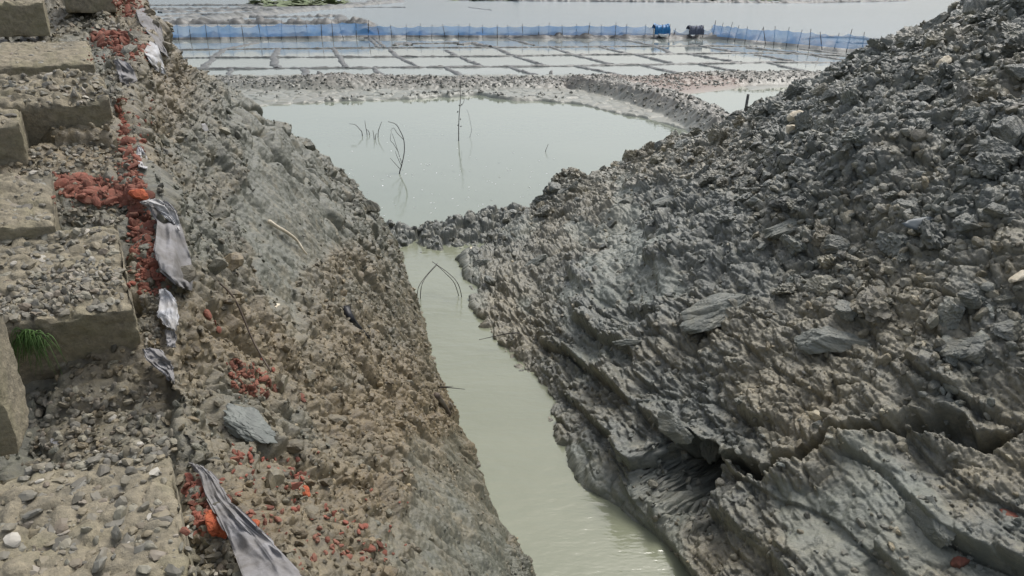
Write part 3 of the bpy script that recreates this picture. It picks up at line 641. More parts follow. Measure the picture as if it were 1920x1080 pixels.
blk(210, -28, 4.3, 'dark concrete block at the very top, beside the topmost brick rubble', wid=.26, dep=.3, hgt=.15, tilt=2, seed=9, agg=20)

# loose gravel on and between the blocks
def block_hits():
    deps = bpy.context.evaluated_depsgraph_get(); out = []
    for o in SC.objects:
        if o.name.startswith('body'):
            me = o.data; mw = o.parent.matrix_basis if o.parent else o.matrix_world
            Vv_ = np.empty(len(me.vertices) * 3, np.float32); me.vertices.foreach_get('co', Vv_); Vv_ = Vv_.reshape(-1, 3)
            mw = np.array(mw); Vw = Vv_ @ mw[:3, :3].T + mw[:3, 3]
            Fp = np.empty(len(me.polygons) * 4, np.int32); me.polygons.foreach_get('vertices', Fp)
            out.append(BVHTree.FromPolygons([tuple(p) for p in Vw.tolist()], Fp.reshape(-1, 4).tolist()))
    return out
for o in SC.objects:
    if o.type == 'EMPTY': o.rotation_mode = 'XYZ'; o.matrix_basis = Matrix.LocRotScale(o.location, o.rotation_euler, o.scale)
NOBLK = list(BVH); BVH += block_hits()
gp, gs, gn = [], [], []
def gravel(poly, n, s0, s1):
    xs = [p[0] for p in poly]; ys = [p[1] for p in poly]; k = 0
    while k < n:
        u = rng.uniform(min(xs), max(xs)); v = rng.uniform(min(ys), max(ys))
        if not inpoly(np.array([u]), np.array([v]), poly)[0]: continue
        k += 1; q, nn = hit(u, v)
        if nn[2] < .25 or q[1] > 6: continue
        s = s0 + (s1 - s0) * rng.random() ** 2; gp.append(q + np.array((0, 0, s * .25))); gs.append(s); gn.append(nn)
gravel([(0, 555), (60, 520), (160, 490), (232, 505), (215, 545), (120, 575), (60, 600), (0, 600)], 420, .006, .016)
gravel([(0, 545), (250, 500), (250, 545), (0, 580)], 120, .005, .012)
gravel([(110, 375), (235, 380), (245, 415), (105, 425)], 180, .005, .013)
gravel([(262, 520), (300, 560), (300, 640), (275, 660)], 220, .005, .011)
gravel([(90, 20), (200, 10), (230, 60), (100, 70)], 160, .008, .024)
gravel([(180, 60), (215, 70), (230, 200), (208, 200), (205, 120)], 130, .006, .016)
gravel([(50, 740), (300, 720), (340, 860), (60, 890)], 500, .004, .015)
gravel([(40, 270), (230, 270), (230, 330), (40, 330)], 200, .006, .015)
gravel([(0, 890), (340, 880), (360, 1080), (0, 1080)], 60, .006, .018)
gravel([(345, 960), (420, 1010), (480, 1080), (360, 1080)], 160, .006, .015)
gravel([(0, 130), (200, 130), (200, 190), (30, 200)], 100, .008, .018)
gravel([(0, 430), (235, 430), (235, 490), (0, 520)], 60, .006, .02)
gp = np.array(gp); gs = np.array(gs)
tag(scatter('gravel', gp, gs, M['aggregate'], sub=2, seed=900, flat=.6, squash=(1.15, .85, .5), rnd=.05, normals=np.array(gn)), 'brown and grey pebbles lying on and between the concrete blocks', 'gravel', kind='stuff')

# ------------------------------------------------------------------ brick chips: individuals
bm_meshes = []
for k in range(10):
    V, Fc = rock_shape(2, 1000 + k, cuts=6, squash=(1, .72, .42), rnd=.03)
    o = mesh_np('brick_chip', V, Fc, M['brick'], False); bm_meshes.append(o.data); bpy.data.objects.remove(o)
NCH = 0
def chip(u, v, s, label, group):
    global NCH
    if NCH >= 300: return
    q, nn = hit(u, v)
    if q[1] > 14: return
    o = bpy.data.objects.new('brick_chip', bm_meshes[NCH % 10]); SC.collection.objects.link(o)
    e = Vector(nn).to_track_quat('Z', 'Y') @ Euler((random.gauss(0, .45), random.gauss(0, .45), random.uniform(0, 6.28))).to_quaternion()
    o.rotation_euler = e.to_euler(); o.scale = (s, s * random.uniform(.7, 1.1), s * random.uniform(.7, 1.2)); o.location = Vector(q) + Vector(nn) * s * .22
    tag(o, label, 'brick chip', group); NCH += 1
def heapchips(poly, n, px0, px1, label, group):
    xs = [p[0] for p in poly]; ys = [p[1] for p in poly]; k = 0
    while k < n:
        u = random.uniform(min(xs), max(xs)); v = random.uniform(min(ys), max(ys))
        if inpoly(np.array([u]), np.array([v]), poly)[0]:
            q, _ = hit(u, v); D = q[1] * cP - (q[2] - EYE) * sP
            chip(u, v, random.uniform(px0, px1) / F * D * .5, label, group); k += 1
heapchips([(105, 330), (160, 330), (270, 350), (285, 380), (230, 385), (150, 375), (110, 355)], 84, 14, 34, 'red brick chip in the dense pile level with the yellowish mossy block', 'brick chips in the dense pile beside the yellowish block')
heapchips([(165, 60), (215, 55), (262, 85), (285, 95), (262, 112), (215, 100), (170, 80)], 62, 12, 28, 'red brick chip in the upper pile beside the tan block', 'brick chips in the upper pile')
heapchips([(222, 190), (250, 190), (268, 270), (262, 320), (240, 320), (228, 270)], 40, 14, 28, 'red brick chip in the narrow strip beside the rough mossy block', 'brick chips in the narrow strip')
heapchips([(245, 395), (275, 385), (305, 430), (300, 530), (270, 545), (250, 470)], 48, 14, 30, 'red brick chip between the big dark block and the draped grey cloth', 'brick chips between big block and cloth')
heapchips([(215, 0), (255, 0), (270, 20), (240, 30), (220, 15)], 16, 10, 20, 'red brick chip at the very top of the embankment edge', 'brick chips at the top edge')
heapchips([(350, 895), (375, 890), (395, 920), (440, 940), (420, 970), (350, 950)], 16, 20, 40, 'red brick chip between the nearest block and the folded cloth', 'brick chips beside the nearest block')
for (u, v, n, sp) in [(455, 695, 6, 22), (480, 725, 7, 20), (445, 855, 5, 14), (555, 885, 3, 12), (690, 1035, 6, 22), (565, 745, 2, 6), (400, 608, 3, 18), (495, 960, 3, 15), (775, 1018, 2, 10), (712, 950, 1, 4), (645, 1070, 4, 25), (695, 1075, 2, 10), (340, 655, 2, 6), (655, 700, 1, 3)]:
    for k in range(n):
        q, _ = hit(u, v); D = q[1] * cP - (q[2] - EYE) * sP
        chip(u + random.gauss(0, sp), v + random.gauss(0, sp * .55), random.uniform(10, 26) / F * D * .5, 'red brick chip lying loose on the open slope of the left bank', 'brick chips scattered on the left slope')

def lump(name, u, v, size, mat, label, cat, group=None, squash=(1, .8, .6), seed=1, sub=3, rot=None, smooth=False, sink=.2, cuts=9, rnd=.05):
    V, Fc = rock_shape(sub, seed, cuts=cuts, squash=squash, rnd=rnd)
    q, nn = hit(u, v); o = mesh_np(name, V * size, Fc, mat, smooth, {'tint': np.full(len(V), .5), 'brown': np.full(len(V), .1), 'clay': np.zeros(len(V))})
    e = Vector(nn * .6 + np.array((0, 0, .4))).to_track_quat('Z', 'Y') @ Euler((0, 0, rot if rot is not None else seed * 1.7)).to_quaternion()
    o.rotation_euler = e.to_euler(); o.location = Vector(q) + Vector(nn) * size * (squash[2] - sink)
    return tag(o, label, cat, group)
lump('brick_piece', 412, 992, .036, M['orange'], 'largest bright orange brick lump beside the folded cloth', 'brick piece', seed=3, squash=(1, .7, .55), rnd=.0, sub=5)
lump('brick_piece', 470, 993, .019, M['orange'], 'small orange brick lump just right of the largest orange one', 'brick piece', seed=4)
lump('brick_piece', 545, 915, .034, M['brick'], 'long red brick fragment lying on the slope right of the folded cloth', 'brick piece', seed=5, squash=(1.2, .5, .4))
lump('brick_piece', 570, 925, .02, M['orange'], 'orange brick crumb touching the long red fragment', 'brick piece', seed=6)
lump('brick_piece', 262, 368, .032, M['orange'], 'pale orange brick piece at the right end of the dense chip pile', 'brick piece', seed=7)
lump('brick_piece', 1800, 1055, .05, M['brick'], 'red brick bit embedded low in the right bank', 'brick piece', seed=8)
lump('brick_piece', 1898, 966, .05, M['brick'], 'small flat brick bit at the right edge of the picture', 'brick piece', seed=9, squash=(1.2, .6, .25))

# ------------------------------------------------------------------ notable clods and stones
big = [(1240, 275, .24, 1), (1870, 290, .26, 2), (1815, 650, .24, 3), (1700, 395, .20, 4), (1815, 425, .17, 5), (1375, 375, .18, 6), (1760, 45, .26, 7), (1905, 260, .30, 8), (1150, 420, .14, 9), (1820, 560, .14, 10), (1860, 400, .16, 11), (1590, 590, .2, 12), (1900, 620, .17, 13), (1690, 90, .22, 14), (1830, 20, .25, 15), (1420, 200, .01, 16),
       (1560, 470, .24, 17), (1050, 362, .22, 18), (1480, 300, .14, 19), (1650, 230, .16, 20), (1730, 180, .2, 21), (1600, 320, .15, 22), (1340, 330, .15, 23), (1910, 140, .24, 24), (1560, 180, .16, 25), (1046, 356, .26, 26), (1075, 352, .2, 27), (1018, 378, .2, 28), (1165, 312, .18, 29), (1290, 262, .16, 30), (990, 400, .16, 31), (575, 276, .16, 32), (688, 392, .2, 33), (655, 345, .16, 34), (889, 476, .2, 35), (903, 498, .2, 36), (915, 530, .17, 37)]
uniq = {1: 'dark boulder like clod perched on the heap rim above the pond', 2: 'largest rounded clay boulder on the right heap near the right edge', 3: 'pale rounded clay boulder at the right, below the flat clods', 18: 'knobbly dark clod at the left shoulder of the heap, above the dam', 4: 'dark clod directly above the flat oval grey stone', 5: 'grey clod just right of the flat oval stone, near the right edge', 6: 'dark clod standing up left of the middle of the heap, below the rim', 7: 'dark clod on the steep upper rim of the heap near the top right', 8: 'bulky clod at the right edge, just above the largest rounded boulder', 9: 'flat topped clod low on the left shoulder, above scraped clay', 10: 'small grey clod straight above the pale rounded boulder', 11: 'clod up and right of the flat oval stone, near the right edge', 12: 'dark overhanging clod at the head of the scraped grooves', 13: 'clod at the right edge level with the pale rounded boulder', 14: 'clod on the skyline where the end pole of the blue fence meets the heap', 15: 'topmost clod of the heap in the top right corner', 17: 'wide low clod in the middle of the heap, left of the flat oval stone', 19: 'clod just below the two cream white lumps on the heap', 20: 'mid heap clod below the small white stone', 21: 'clod left of and below the small white stone high on the heap', 22: 'clod in the centre of the loose rubble of the heap', 23: 'clod just inside the rim, right of the dark boulder like clod', 24: 'clod at the right edge in the upper part of the heap', 26: 'tallest clod of the left shoulder of the heap, standing up above the dam', 27: 'clod just right of the tallest one on the left shoulder', 28: 'clod on the shoulder slope between the dam and the tallest shoulder clod', 29: 'clod on the rim between the left shoulder and the dark boulder', 30: 'clod on the rim just right of the dark boulder', 31: 'lowest rim clod where the heap meets the dam', 32: 'dark clod on the edge of the left bank nearest the pond twigs', 33: 'dark clod low on the edge of the left bank, above the dam', 34: 'clod on the edge of the left bank, up from the lowest dark one', 35: 'wet clod at the waterline where the right bank meets the dam', 36: 'second wet clod down the trench edge from the dam corner', 37: 'third wet clod down the trench edge from the dam corner', 25: 'clod near the skyline over the salt pans, right of the wooden stake'}
for u, v, s, k in big:
    if s < .05: continue
    lump('clay_clod', u, v, s * .62, M['heap'] if k not in (32, 33, 34) else M['bank'], uniq.get(k, 'large angular dark grey clay clod among the rubble of the right heap'), 'clay clod', 'large clods on the right heap' if k < 32 or k > 34 else 'clods on the edge of the left bank', seed=40 + k, squash=(1, .78, .6), sub=5, sink=.3, rnd=.0, cuts=12)
lump('flat_stone', 1714, 421, .165, M['slate'], 'flat oval blue grey stone like a sole on the right heap', 'stone', seed=70, squash=(1, .36, .14), smooth=True, rot=0, sink=-.45)
for (u, v, s, k, lb) in [(1497, 224, .10, 71, 'cream white lump on the heap rim near the wooden stake, the upper of two'), (1490, 240, .09, 72, 'cream white lump on the heap rim, the lower of two'), (1775, 121, .08, 73, 'small white stone high on the right heap'), (887, 469, .06, 74, 'white stone at the water edge where the dam meets the right bank'), (1914, 522, .06, 75, 'pale pinkish torn scrap at the right edge of the picture')]:
    lump('pale_stone', u, v, s, M['white'], lb, 'stone', seed=k, squash=(1, .75, .6), sink=.1)
lump('clay_slab', 465, 800, .085, M['clayslab'], 'grey clay slab with straight tool marks sunk in the left bank', 'clay slab', seed=80, squash=(.5, 1.0, .3), rot=.3, cuts=8, sub=5, rnd=0, sink=.22)
lump('shell_scrap', 105, 830, .022, M['cloth'], 'pale curved shard on the soil under the big dark block', 'shard', seed=81, squash=(1, .5, .3))
lump('shell_scrap', 518, 573, .03, M['white'], 'small white triangular scrap on the left slope', 'scrap', seed=82, squash=(.6, 1, .15))
lump('shell_scrap', 382, 237, .04, M['cloth'], 'bluish white scrap on the grey clay of the upper left bank', 'scrap', seed=83, squash=(.6, 1, .3))

for (u, v, sz, k, sq, lb) in [(1345, 590, .30, 91, (1, .6, .3), 'big pale smooth clay slab overhanging a dark gap in the middle of the right bank'), (1262, 372, .26, 92, (.45, 1, .2), 'tall pale scraped clay slab below the rim of the heap'), (1180, 375, .2, 93, (.4, 1, .2), 'narrow scraped clay slab left of the tall pale one'), (1005, 495, .2, 94, (.6, 1, .3), 'smooth clay slab above the trench, right of the dam'),
    (1268, 800, .16, 95, (.6, 1, .3), 'pale clay lip just above the dark hollow'), (1330, 828, .15, 96, (.7, 1, .3), 'broken pale clay plate right of the lip over the hollow'), (1740, 975, .16, 98, (1, .7, .25), 'smooth grey clay patch low on the right bank, above the red bit'), (1475, 430, .22, 99, (1, .5, .3), 'flat clay plate near the middle of the heap'), (1560, 640, .24, 100, (1, .45, .25), 'sloping clay plate right of the overhanging slab'), (1180, 640, .14, 101, (.35, 1, .2), 'striped upright clay sliver above the middle of the trench')]:
    o = lump('clay_slab', u, v, sz, M['heap'], lb, 'clay slab', 'clay slabs on the right bank', squash=sq, seed=k, sub=5, cuts=7, rnd=.0, sink=.24)
    o.data.attributes['clay'].data.foreach_set('value', np.full(len(o.data.vertices), .45, np.float32))
rp, rs, rn = [], [], []
def rubble(poly, n, s0=.004, s1=.012):
    xs = [p[0] for p in poly]; ys = [p[1] for p in poly]; k = 0; n = int(n * 3.2)
    while k < n:
        u = rng.uniform(min(xs) - 6, max(xs) + 14); v = rng.uniform(min(ys), max(ys))
        if inpoly(np.array([u]), np.array([v]), poly)[0] or rng.random() < .10:
            q, nn = hit(u, v); k += 1
            if q[1] < 6: s_ = s0 + (s1 - s0) * rng.random() ** 1.5; rp.append(q + nn * s_ * .3); rs.append(s_); rn.append(nn)
rubble([(100, 325), (270, 340), (290, 385), (230, 392), (110, 365)], 160); rubble([(170, 55), (262, 85), (290, 100), (262, 118), (215, 105)], 150)
rubble([(222, 180), (252, 185), (270, 280), (262, 340), (235, 330), (225, 270)], 150); rubble([(245, 390), (280, 385), (310, 430), (305, 540), (275, 560), (250, 470)], 170)
rubble([(250, 330), (272, 330), (285, 390), (255, 390)], 40); rubble([(210, 0), (262, 0), (275, 25), (230, 35)], 50); rubble([(350, 890), (400, 910), (470, 1010), (360, 1000)], 60)
rubble([(430, 670), (500, 700), (500, 750), (430, 730)], 50); rubble([(430, 830), (580, 880), (760, 1060), (480, 1080), (440, 930)], 60, .004, .010)
tag(scatter('brick_rubble', np.array(rp), np.array(rs), M['brick'], sub=2, seed=910, flat=.5, squash=(1, .8, .5), normals=np.array(rn)), 'small red brick crumbs mixed among the larger brick chips', 'brick rubble', kind='stuff')

# ------------------------------------------------------------------ tubes: twigs, poles, roots
def tube_geo(pts, r0, r1, k=6, sub=5):
    pts = np.array(pts, float)
    if len(pts) > 2 and sub > 1:
        t = np.arange(len(pts)); tt = np.linspace(0, len(pts) - 1, (len(pts) - 1) * sub + 1); q = []
        Pp = np.vstack([2 * pts[0] - pts[1], pts, 2 * pts[-1] - pts[-2]])
        for x in tt:
            i = min(int(x), len(pts) - 2); f = x - i; p0, p1, p2, p3 = Pp[i:i + 4]
            q.append(.5 * ((2 * p1) + (-p0 + p2) * f + (2 * p0 - 5 * p1 + 4 * p2 - p3) * f * f + (-p0 + 3 * p1 - 3 * p2 + p3) * f ** 3))
        pts = np.array(q)
    n = len(pts); tg = np.gradient(pts, axis=0); tg /= np.linalg.norm(tg, axis=1, keepdims=True) + 1e-12
    up = np.array((.1, .2, 1.)) if abs(tg[:, 2]).mean() < .8 else np.array((1., .1, 0)); x = np.cross(tg, up); x /= np.linalg.norm(x, axis=1, keepdims=True); y = np.cross(tg, x)
    r = np.linspace(r0, r1, n)[:, None, None]; a_ = np.linspace(0, 2 * np.pi, k, endpoint=False)
    V = pts[:, None] + r * (np.cos(a_)[None, :, None] * x[:, None] + np.sin(a_)[None, :, None] * y[:, None])
    i = np.arange(n - 1)[:, None] * k; j = np.arange(k)[None]; j2 = (j + 1) % k
    Fq = np.stack([i + j, i + j2, i + k + j2, i + k + j], 2).reshape(-1, 4)
    V = V.reshape(-1, 3); c0 = len(V); V = np.vstack([V, pts[0], pts[-1]])
    caps = [(c0, (q + 1) % k, q, c0) for q in range(k)] + [(c0 + 1, (n - 1) * k + q, (n - 1) * k + (q + 1) % k, c0 + 1) for q in range(k)]
    return V, Fq, np.array(caps)[:, :3]
def tubes(name, specs, mat, base=None):
    Vs, Fs, off = [], [], 0
    for (pts, r0, r1) in specs:
        V, Fq, cp = tube_geo(pts, r0, r1); Vs.append(V)
        tri = np.vstack([Fq[:, [0, 1, 2]], Fq[:, [0, 2, 3]], cp]); Fs.append(tri + off); off += len(V)
    V = np.concatenate(Vs); base = V.mean(0) if base is None else np.array(base)
    o = mesh_np(name, V - base, np.concatenate(Fs), mat, True); o.location = base
    return o
def upr(u0, v0, pts):
    """a twig rooted in the water at photo pixel (u0,v0): it stands in the vertical plane through its foot"""
    D = PZ(u0, v0)[1] * cP + EYE * sP; out = []
    for (u, v, *dd) in pts: out.append(PD(u, v, D + (dd[0] if dd else 0)))
    return [PZ(u0, v0) - np.array((0, 0, .3))] + out
px = lambda D: D / F
def twig(name, u0, v0, branches, r0, r1, label, cat='twig'):
    sp = [(upr(u0, v0, branches[0]), r0, r1)] + [([PD(u, v, PZ(u0, v0)[1] * cP + EYE * sP + (q[0] if q else 0)) for (u, v, *q) in br], r0 * .45, r1 * .6) for br in branches[1:]]
    return tag(tubes(name, sp, M['twig'], PZ(u0, v0)), label, cat)
o = twig('bare_branch', 749, 326, [[(749, 326), (753, 310), (758, 285, .1), (757, 262, .1), (750, 245, 0), (742, 233, -.1), (728, 228, -.2)], [(757, 262), (745, 250), (738, 240), (732, 245)], [(753, 305), (748, 290), (742, 270), (738, 258), (735, 250)], [(751, 318), (742, 308), (735, 300), (731, 296)], [(747, 285), (738, 270), (732, 262), (734, 245)], [(752, 310), (744, 292), (741, 283)]], .016, .006, 'arching bare branch standing in the pond left of the tall stick')
o = twig('tall_stick', 860, 264, [[(860, 264), (860, 240), (861, 215), (863, 190), (863, 172), (863, 150)], [(862, 200), (868, 194), (871, 186)]], .017, .007, 'tall straight budded stick standing in the pond', 'stick')
bd = []
for (u, v) in [(860, 250), (864, 237), (859, 235), (863, 223), (858, 210), (866, 196), (861, 198)]: bd.append(PD(u, v, PZ(860, 264)[1] * cP + EYE * sP))
b_ = scatter('buds', np.array(bd) - PZ(860, 264), np.full(len(bd), .03), M['twig'], sub=1, seed=3); b_.parent = o; b_['kind'] = 'stuff'
twig('thin_twig', 881, 258, [[(881, 258), (884, 245), (882, 230), (878, 212), (875, 205)]], .006, .003, 'hair thin twig just right of the tall budded stick')
twig('thin_twig', 1023, 285, [[(1023, 285), (1024, 280), (1028, 270)]], .010, .006, 'short lone twig on the right side of the pond')
for k, (u0, v0, br, lb) in enumerate([(678, 255, [(679, 250), (674, 242), (666, 234), (655, 232)], 'bent leftmost twig of the small cluster in the pond'), (688, 253, [(688, 250), (686, 240), (684, 226)], 'straight second twig of the small cluster in the pond'), (693, 253, [(692, 248), (686, 242)], 'shortest leaning twig in the middle of the small cluster'), (702, 262, [(701, 255), (699, 244)], 'low front twig of the small cluster in the pond'), (704, 262, [(704, 257), (706, 250)], 'tiny twig beside the low front twig'), (708, 258, [(709, 250), (712, 238), (716, 228)], 'rightmost leaning twig of the small cluster in the pond')]):
    twig('pond_twig', u0, v0, [br], .013, .006, lb)
st = tubes('wooden_stake', [([PD(1396, 222, 24.6), PD(1399, 200, 24.6), PD(1403, 177, 24.6)], .05, .045)], M['pole']); tag(st, 'dark wooden stake leaning in the small pond beyond the heap', 'stake')
# tied sticks in the trench
D0 = 9.2
apx = PD(819, 497, 10.35)
tr = [([PZ(781, 558) - np.array((0, 0, .2)), PD(783, 545, 9.95), PD(795, 522, 10.1), apx + np.array((.01, 0, .03))], .006, .004), ([PZ(786, 553) - np.array((0, 0, .2)), PD(790, 538, 10.0), PD(800, 518, 10.2), apx], .006, .004),
      ([PZ(868, 548) - np.array((0, 0, .2)), PD(860, 535, 10.0), PD(842, 513, 10.2), apx + np.array((-.06, 0, .05))], .006, .004), ([PZ(864, 548) - np.array((0, 0, .2)), PD(853, 533, 10.1), PD(836, 513, 10.25), apx], .006, .004)]
rt = empty('tied_sticks', PZ(820, 555)); tag(rt, 'thin sticks tied into an inverted V standing in the trench water', 'sticks')
for s_ in tr: parent(tubes('stick', [s_], M['twig']), rt)
for (pts, lb) in [([(960, 598), (940, 603), (920, 610), (895, 618)], 'upper thin twig poking from the right bank over the trench water'), ([(975, 624), (955, 625), (930, 630), (898, 637)], 'lower thin twig poking from the right bank over the trench water')]:
    q0 = hit(*pts[0])[0]; Q = [q0] + [PD(u, v, q0[1] * cP - (q0[2] - EYE) * sP) for u, v in pts[1:]]
    tag(tubes('bank_twig', [(Q, .009, .003)], M['twig']), lb, 'twig')
q0 = hit(822, 726)[0]; D = q0[1] * cP - (q0[2] - EYE) * sP
tag(tubes('bank_twig', [([q0, PD(845, 727, D), PD(872, 730, D - .02)], .007, .002), ([q0, PD(850, 724, D)], .005, .002)], M['twig']), 'forked twig sticking out of the left bank over the water', 'twig')
def lying(name, pts, r0, r1, mat, label, cat, lift=.01):
    Q = [hit(u, v)[0] + hit(u, v)[1] * lift for u, v in pts]; return tag(tubes(name, [(Q, r0, r1)], mat), label, cat)
lying('pale_root', [(497, 422), (512, 432), (530, 440), (548, 455), (560, 472), (567, 480)], .012, .005, M['white'], 'frayed whitish root lying on the left bank', 'root', .03)
lying('black_scrap', [(645, 580), (655, 600), (670, 615), (690, 635)], .035, .006, M['black'], 'black ragged plastic scrap half buried in the left bank', 'scrap', .01)
lying('old_branch', [(815, 745), (828, 760), (840, 780)], .03, .02, M['bark'], 'short brown branch lying on the left bank near the water', 'branch', .02)
lying('long_root', [(300, 470), (380, 500), (430, 560), (470, 640), (500, 700)], .004, .003, M['bark'], 'thin brown root running down the left slope', 'root', .015)

# ------------------------------------------------------------------ geotextile
def cloth(rows, lift, mat, label, folds=.012, seed=0, n=46, m=26, thick=.004, fdir=3.0, tatter=.0, name='geotextile_sheet'):
    """rows: list of equal length lists of photo pixels; the cloth drapes over the terrain seen there"""
    G = np.array(rows, float); R_, C_ = G.shape[:2]
    tr_ = np.linspace(0, R_ - 1, n); tc = np.linspace(0, C_ - 1, m)
    def interp1(A, t):
        i = np.clip(t.astype(int), 0, A.shape[0] - 2); f = (t - i); f = f * f * (3 - 2 * f) * .5 + f * .5
        return A[i] * (1 - f)[:, None, None] + A[i + 1] * f[:, None, None]
    A = interp1(G, tr_); A = interp1(A.transpose(1, 0, 2), tc).transpose(1, 0, 2)
    d0 = vnoise(np.arange(n) / 4.0, np.zeros(n), seed) * tatter; A[:, -1, 0] += d0; A[:, 0, 0] += d0[::-1]
    Q = np.zeros((n, m)); Nv = np.zeros((n, m, 3))
    for i in range(n):
        for j in range(m):
            q, nn = hit(*A[i, j]); Q[i, j] = q[1] * cP - (q[2] - EYE) * sP; Nv[i, j] = nn
    for _ in range(6):
        q = np.pad(Q, 1, mode='edge'); Q = np.minimum(Q, (q[:-2, 1:-1] + q[2:, 1:-1] + q[1:-1, :-2] + q[1:-1, 2:]) / 4 + .004)
        q = np.pad(Q, 1, mode='edge'); Q = (q[:-2, 1:-1] + q[2:, 1:-1] + q[1:-1, :-2] + q[1:-1, 2:] + 2 * Q) / 6
    Q = Q - lift
    ii, jj = np.meshgrid(np.arange(n) / n, np.arange(m) / m, indexing='ij')
    fo = folds * (.45 * np.sin((jj * fdir * .5 + .6 * ii + .8 * fbm(ii * 2, jj * 2, seed, 2)) * 6.28) + .6 * fbm(jj * 3.5, ii * 4.5, seed + 3, 3) + .3 * fbm(jj * 12 + ii * 6, ii * 14, seed + 4, 2))
    Pc = np.zeros((n, m, 3))
    for i in range(n):
        for j in range(m): Pc[i, j] = PD(A[i, j, 0], A[i, j, 1], Q[i, j] - fo[i, j] - folds)
    # two skins give it a real thickness
    nn = grid_normals(Pc); B_ = Pc - nn * thick * np.sign((nn * (Pc - np.array((0, 0, EYE)))).sum(2, keepdims=True)).mean() * -1
    V = np.vstack([Pc.reshape(-1, 3), B_.reshape(-1, 3)]); k = n * m; f = grid_faces(n, m)
    idx = np.arange(k).reshape(n, m); loop = np.r_[idx[0, :], idx[1:, -1], idx[-1, -2::-1], idx[-2:0:-1, 0]]; l2 = np.roll(loop, -1)
    rim = np.stack([loop, l2, l2 + k, loop + k], 1)
    base = Pc.mean((0, 1)); o = mesh_np(name, V - base, np.vstack([f, f[:, ::-1] + k, rim]), mat, True); o.location = base
    return tag(o, label, 'geotextile', 'geotextile edges hanging from the left shelf')
BVH_all = BVH; BVH = NOBLK
cloth([[(255, 20), (268, 14), (290, 24)], [(262, 42), (285, 45), (302, 50)], [(285, 70), (298, 75), (308, 80)], [(300, 95), (308, 100), (316, 108)]], .05, M['cloth_grey'], 'dark grey torn geotextile flap at the very top of the left edge', seed=1)
cloth([[(282, 76), (288, 80), (295, 84)], [(270, 95), (290, 105), (305, 112)], [(275, 105), (292, 122), (308, 128)], [(285, 120), (298, 135), (312, 140)]], .07, M['cloth'], 'white geotextile corner fanning out below the upper brick pile', seed=2)
cloth([[(212, 114), (222, 110), (240, 118)], [(216, 122), (230, 126), (252, 134)], [(222, 138), (232, 142), (258, 150)], [(228, 154), (233, 156), (240, 160)]], .05, M['cloth_grey'], 'small folded white edged geotextile piece beside the rough mossy block', seed=3)
cloth([[(258, 272), (262, 275), (266, 280)], [(258, 285), (266, 288), (274, 295)], [(258, 300), (268, 303), (279, 308)], [(262, 312), (270, 315), (276, 316)]], .04, M['cloth'], 'smallest white geotextile patch above the dense chip pile', seed=4)
cloth([[(262, 380), (285, 374), (315, 378)], [(275, 388), (310, 392), (333, 402)], [(295, 415), (320, 420), (345, 440)], [(290, 470), (325, 470), (358, 485)], [(300, 505), (325, 520), (362, 522)], [(330, 532), (345, 540), (360, 545)]], .07, M['cloth_grey'], 'widest grey geotextile sheet draped over the bank below the chips', folds=.018, seed=5, n=60, m=34)
cloth([[(264, 378), (280, 373), (300, 374)], [(285, 384), (310, 386), (328, 396)], [(302, 398), (320, 404), (336, 420)], [(318, 412), (328, 420), (337, 432)]], .10, M['cloth'], 'white folded geotextile rim crowning the widest grey sheet', folds=.010, seed=6)
cloth([[(298, 542), (308, 541), (320, 548)], [(300, 560), (316, 562), (333, 572)], [(296, 590), (314, 592), (334, 600)], [(312, 612), (322, 616), (330, 620)]], .06, M['cloth'], 'clean white geotextile bulge right of the big dark block', folds=.008, seed=7)
cloth([[(312, 618), (320, 620), (328, 620)], [(312, 635), (322, 636), (330, 638)], [(314, 648), (321, 650), (328, 650)]], .05, M['cloth_grey'], 'dark strip of geotextile hanging under the white bulge', folds=.006, seed=8, n=24, m=16)
cloth([[(268, 655), (280, 652), (300, 655)], [(275, 672), (300, 672), (320, 680)], [(295, 690), (312, 692), (326, 698)], [(318, 712), (323, 714), (328, 722)]], .06, M['cloth_grey'], 'pointed grey geotextile tail at the lower corner of the big dark block', folds=.014, seed=9)
cloth([[(352, 868), (370, 872), (388, 880)], [(372, 885), (392, 892), (410, 905)], [(385, 925), (410, 932), (435, 945)], [(405, 960), (440, 970), (482, 990)], [(425, 1000), (475, 1005), (528, 1035)], [(440, 1040), (510, 1055), (575, 1085)], [(470, 1120), (540, 1130), (600, 1140)]], .045, M['cloth_grey'], 'long folded grey geotextile running out at the bottom edge of the picture', folds=.014, seed=10, n=70, m=36, fdir=2.6)
BVH = BVH_all

# ------------------------------------------------------------------ grass tuft growing in the joint of the big block
gq, _g = hit(62, 622); Vs = []; Fs = []; off = 0
for k in range(150):
    an = random.uniform(0, 6.28); Ln = random.uniform(.03, .085); lean = random.uniform(.3, 1.0)
    dx = math.cos(an) * lean; dy = -abs(math.sin(an)) * lean * .6 - .15; b0 = gq + np.array((random.gauss(0, .02), -.012, random.gauss(-.01, .012)))
    pts = []
    for j in range(5):
        f = j / 4; pts.append(b0 + np.array((dx * Ln * f, dy * Ln * f * .7, Ln * (.75 * f - 1.25 * f * f * (0.5 + lean)))))
    V, Fq, cp = tube_geo(pts, .0014, .0004, 4, 1); Vs.append(V); Fs.append(np.vstack([Fq[:, [0, 1, 2]], Fq[:, [0, 2, 3]], cp]) + off); off += len(V)
V = np.concatenate(Vs); o = mesh_np('grass_tuft', V - gq, np.concatenate(Fs), M['grass'], True); o.location = gq
tag(o, 'green grass tuft hanging over the front of the big dark faced block', 'grass tuft')

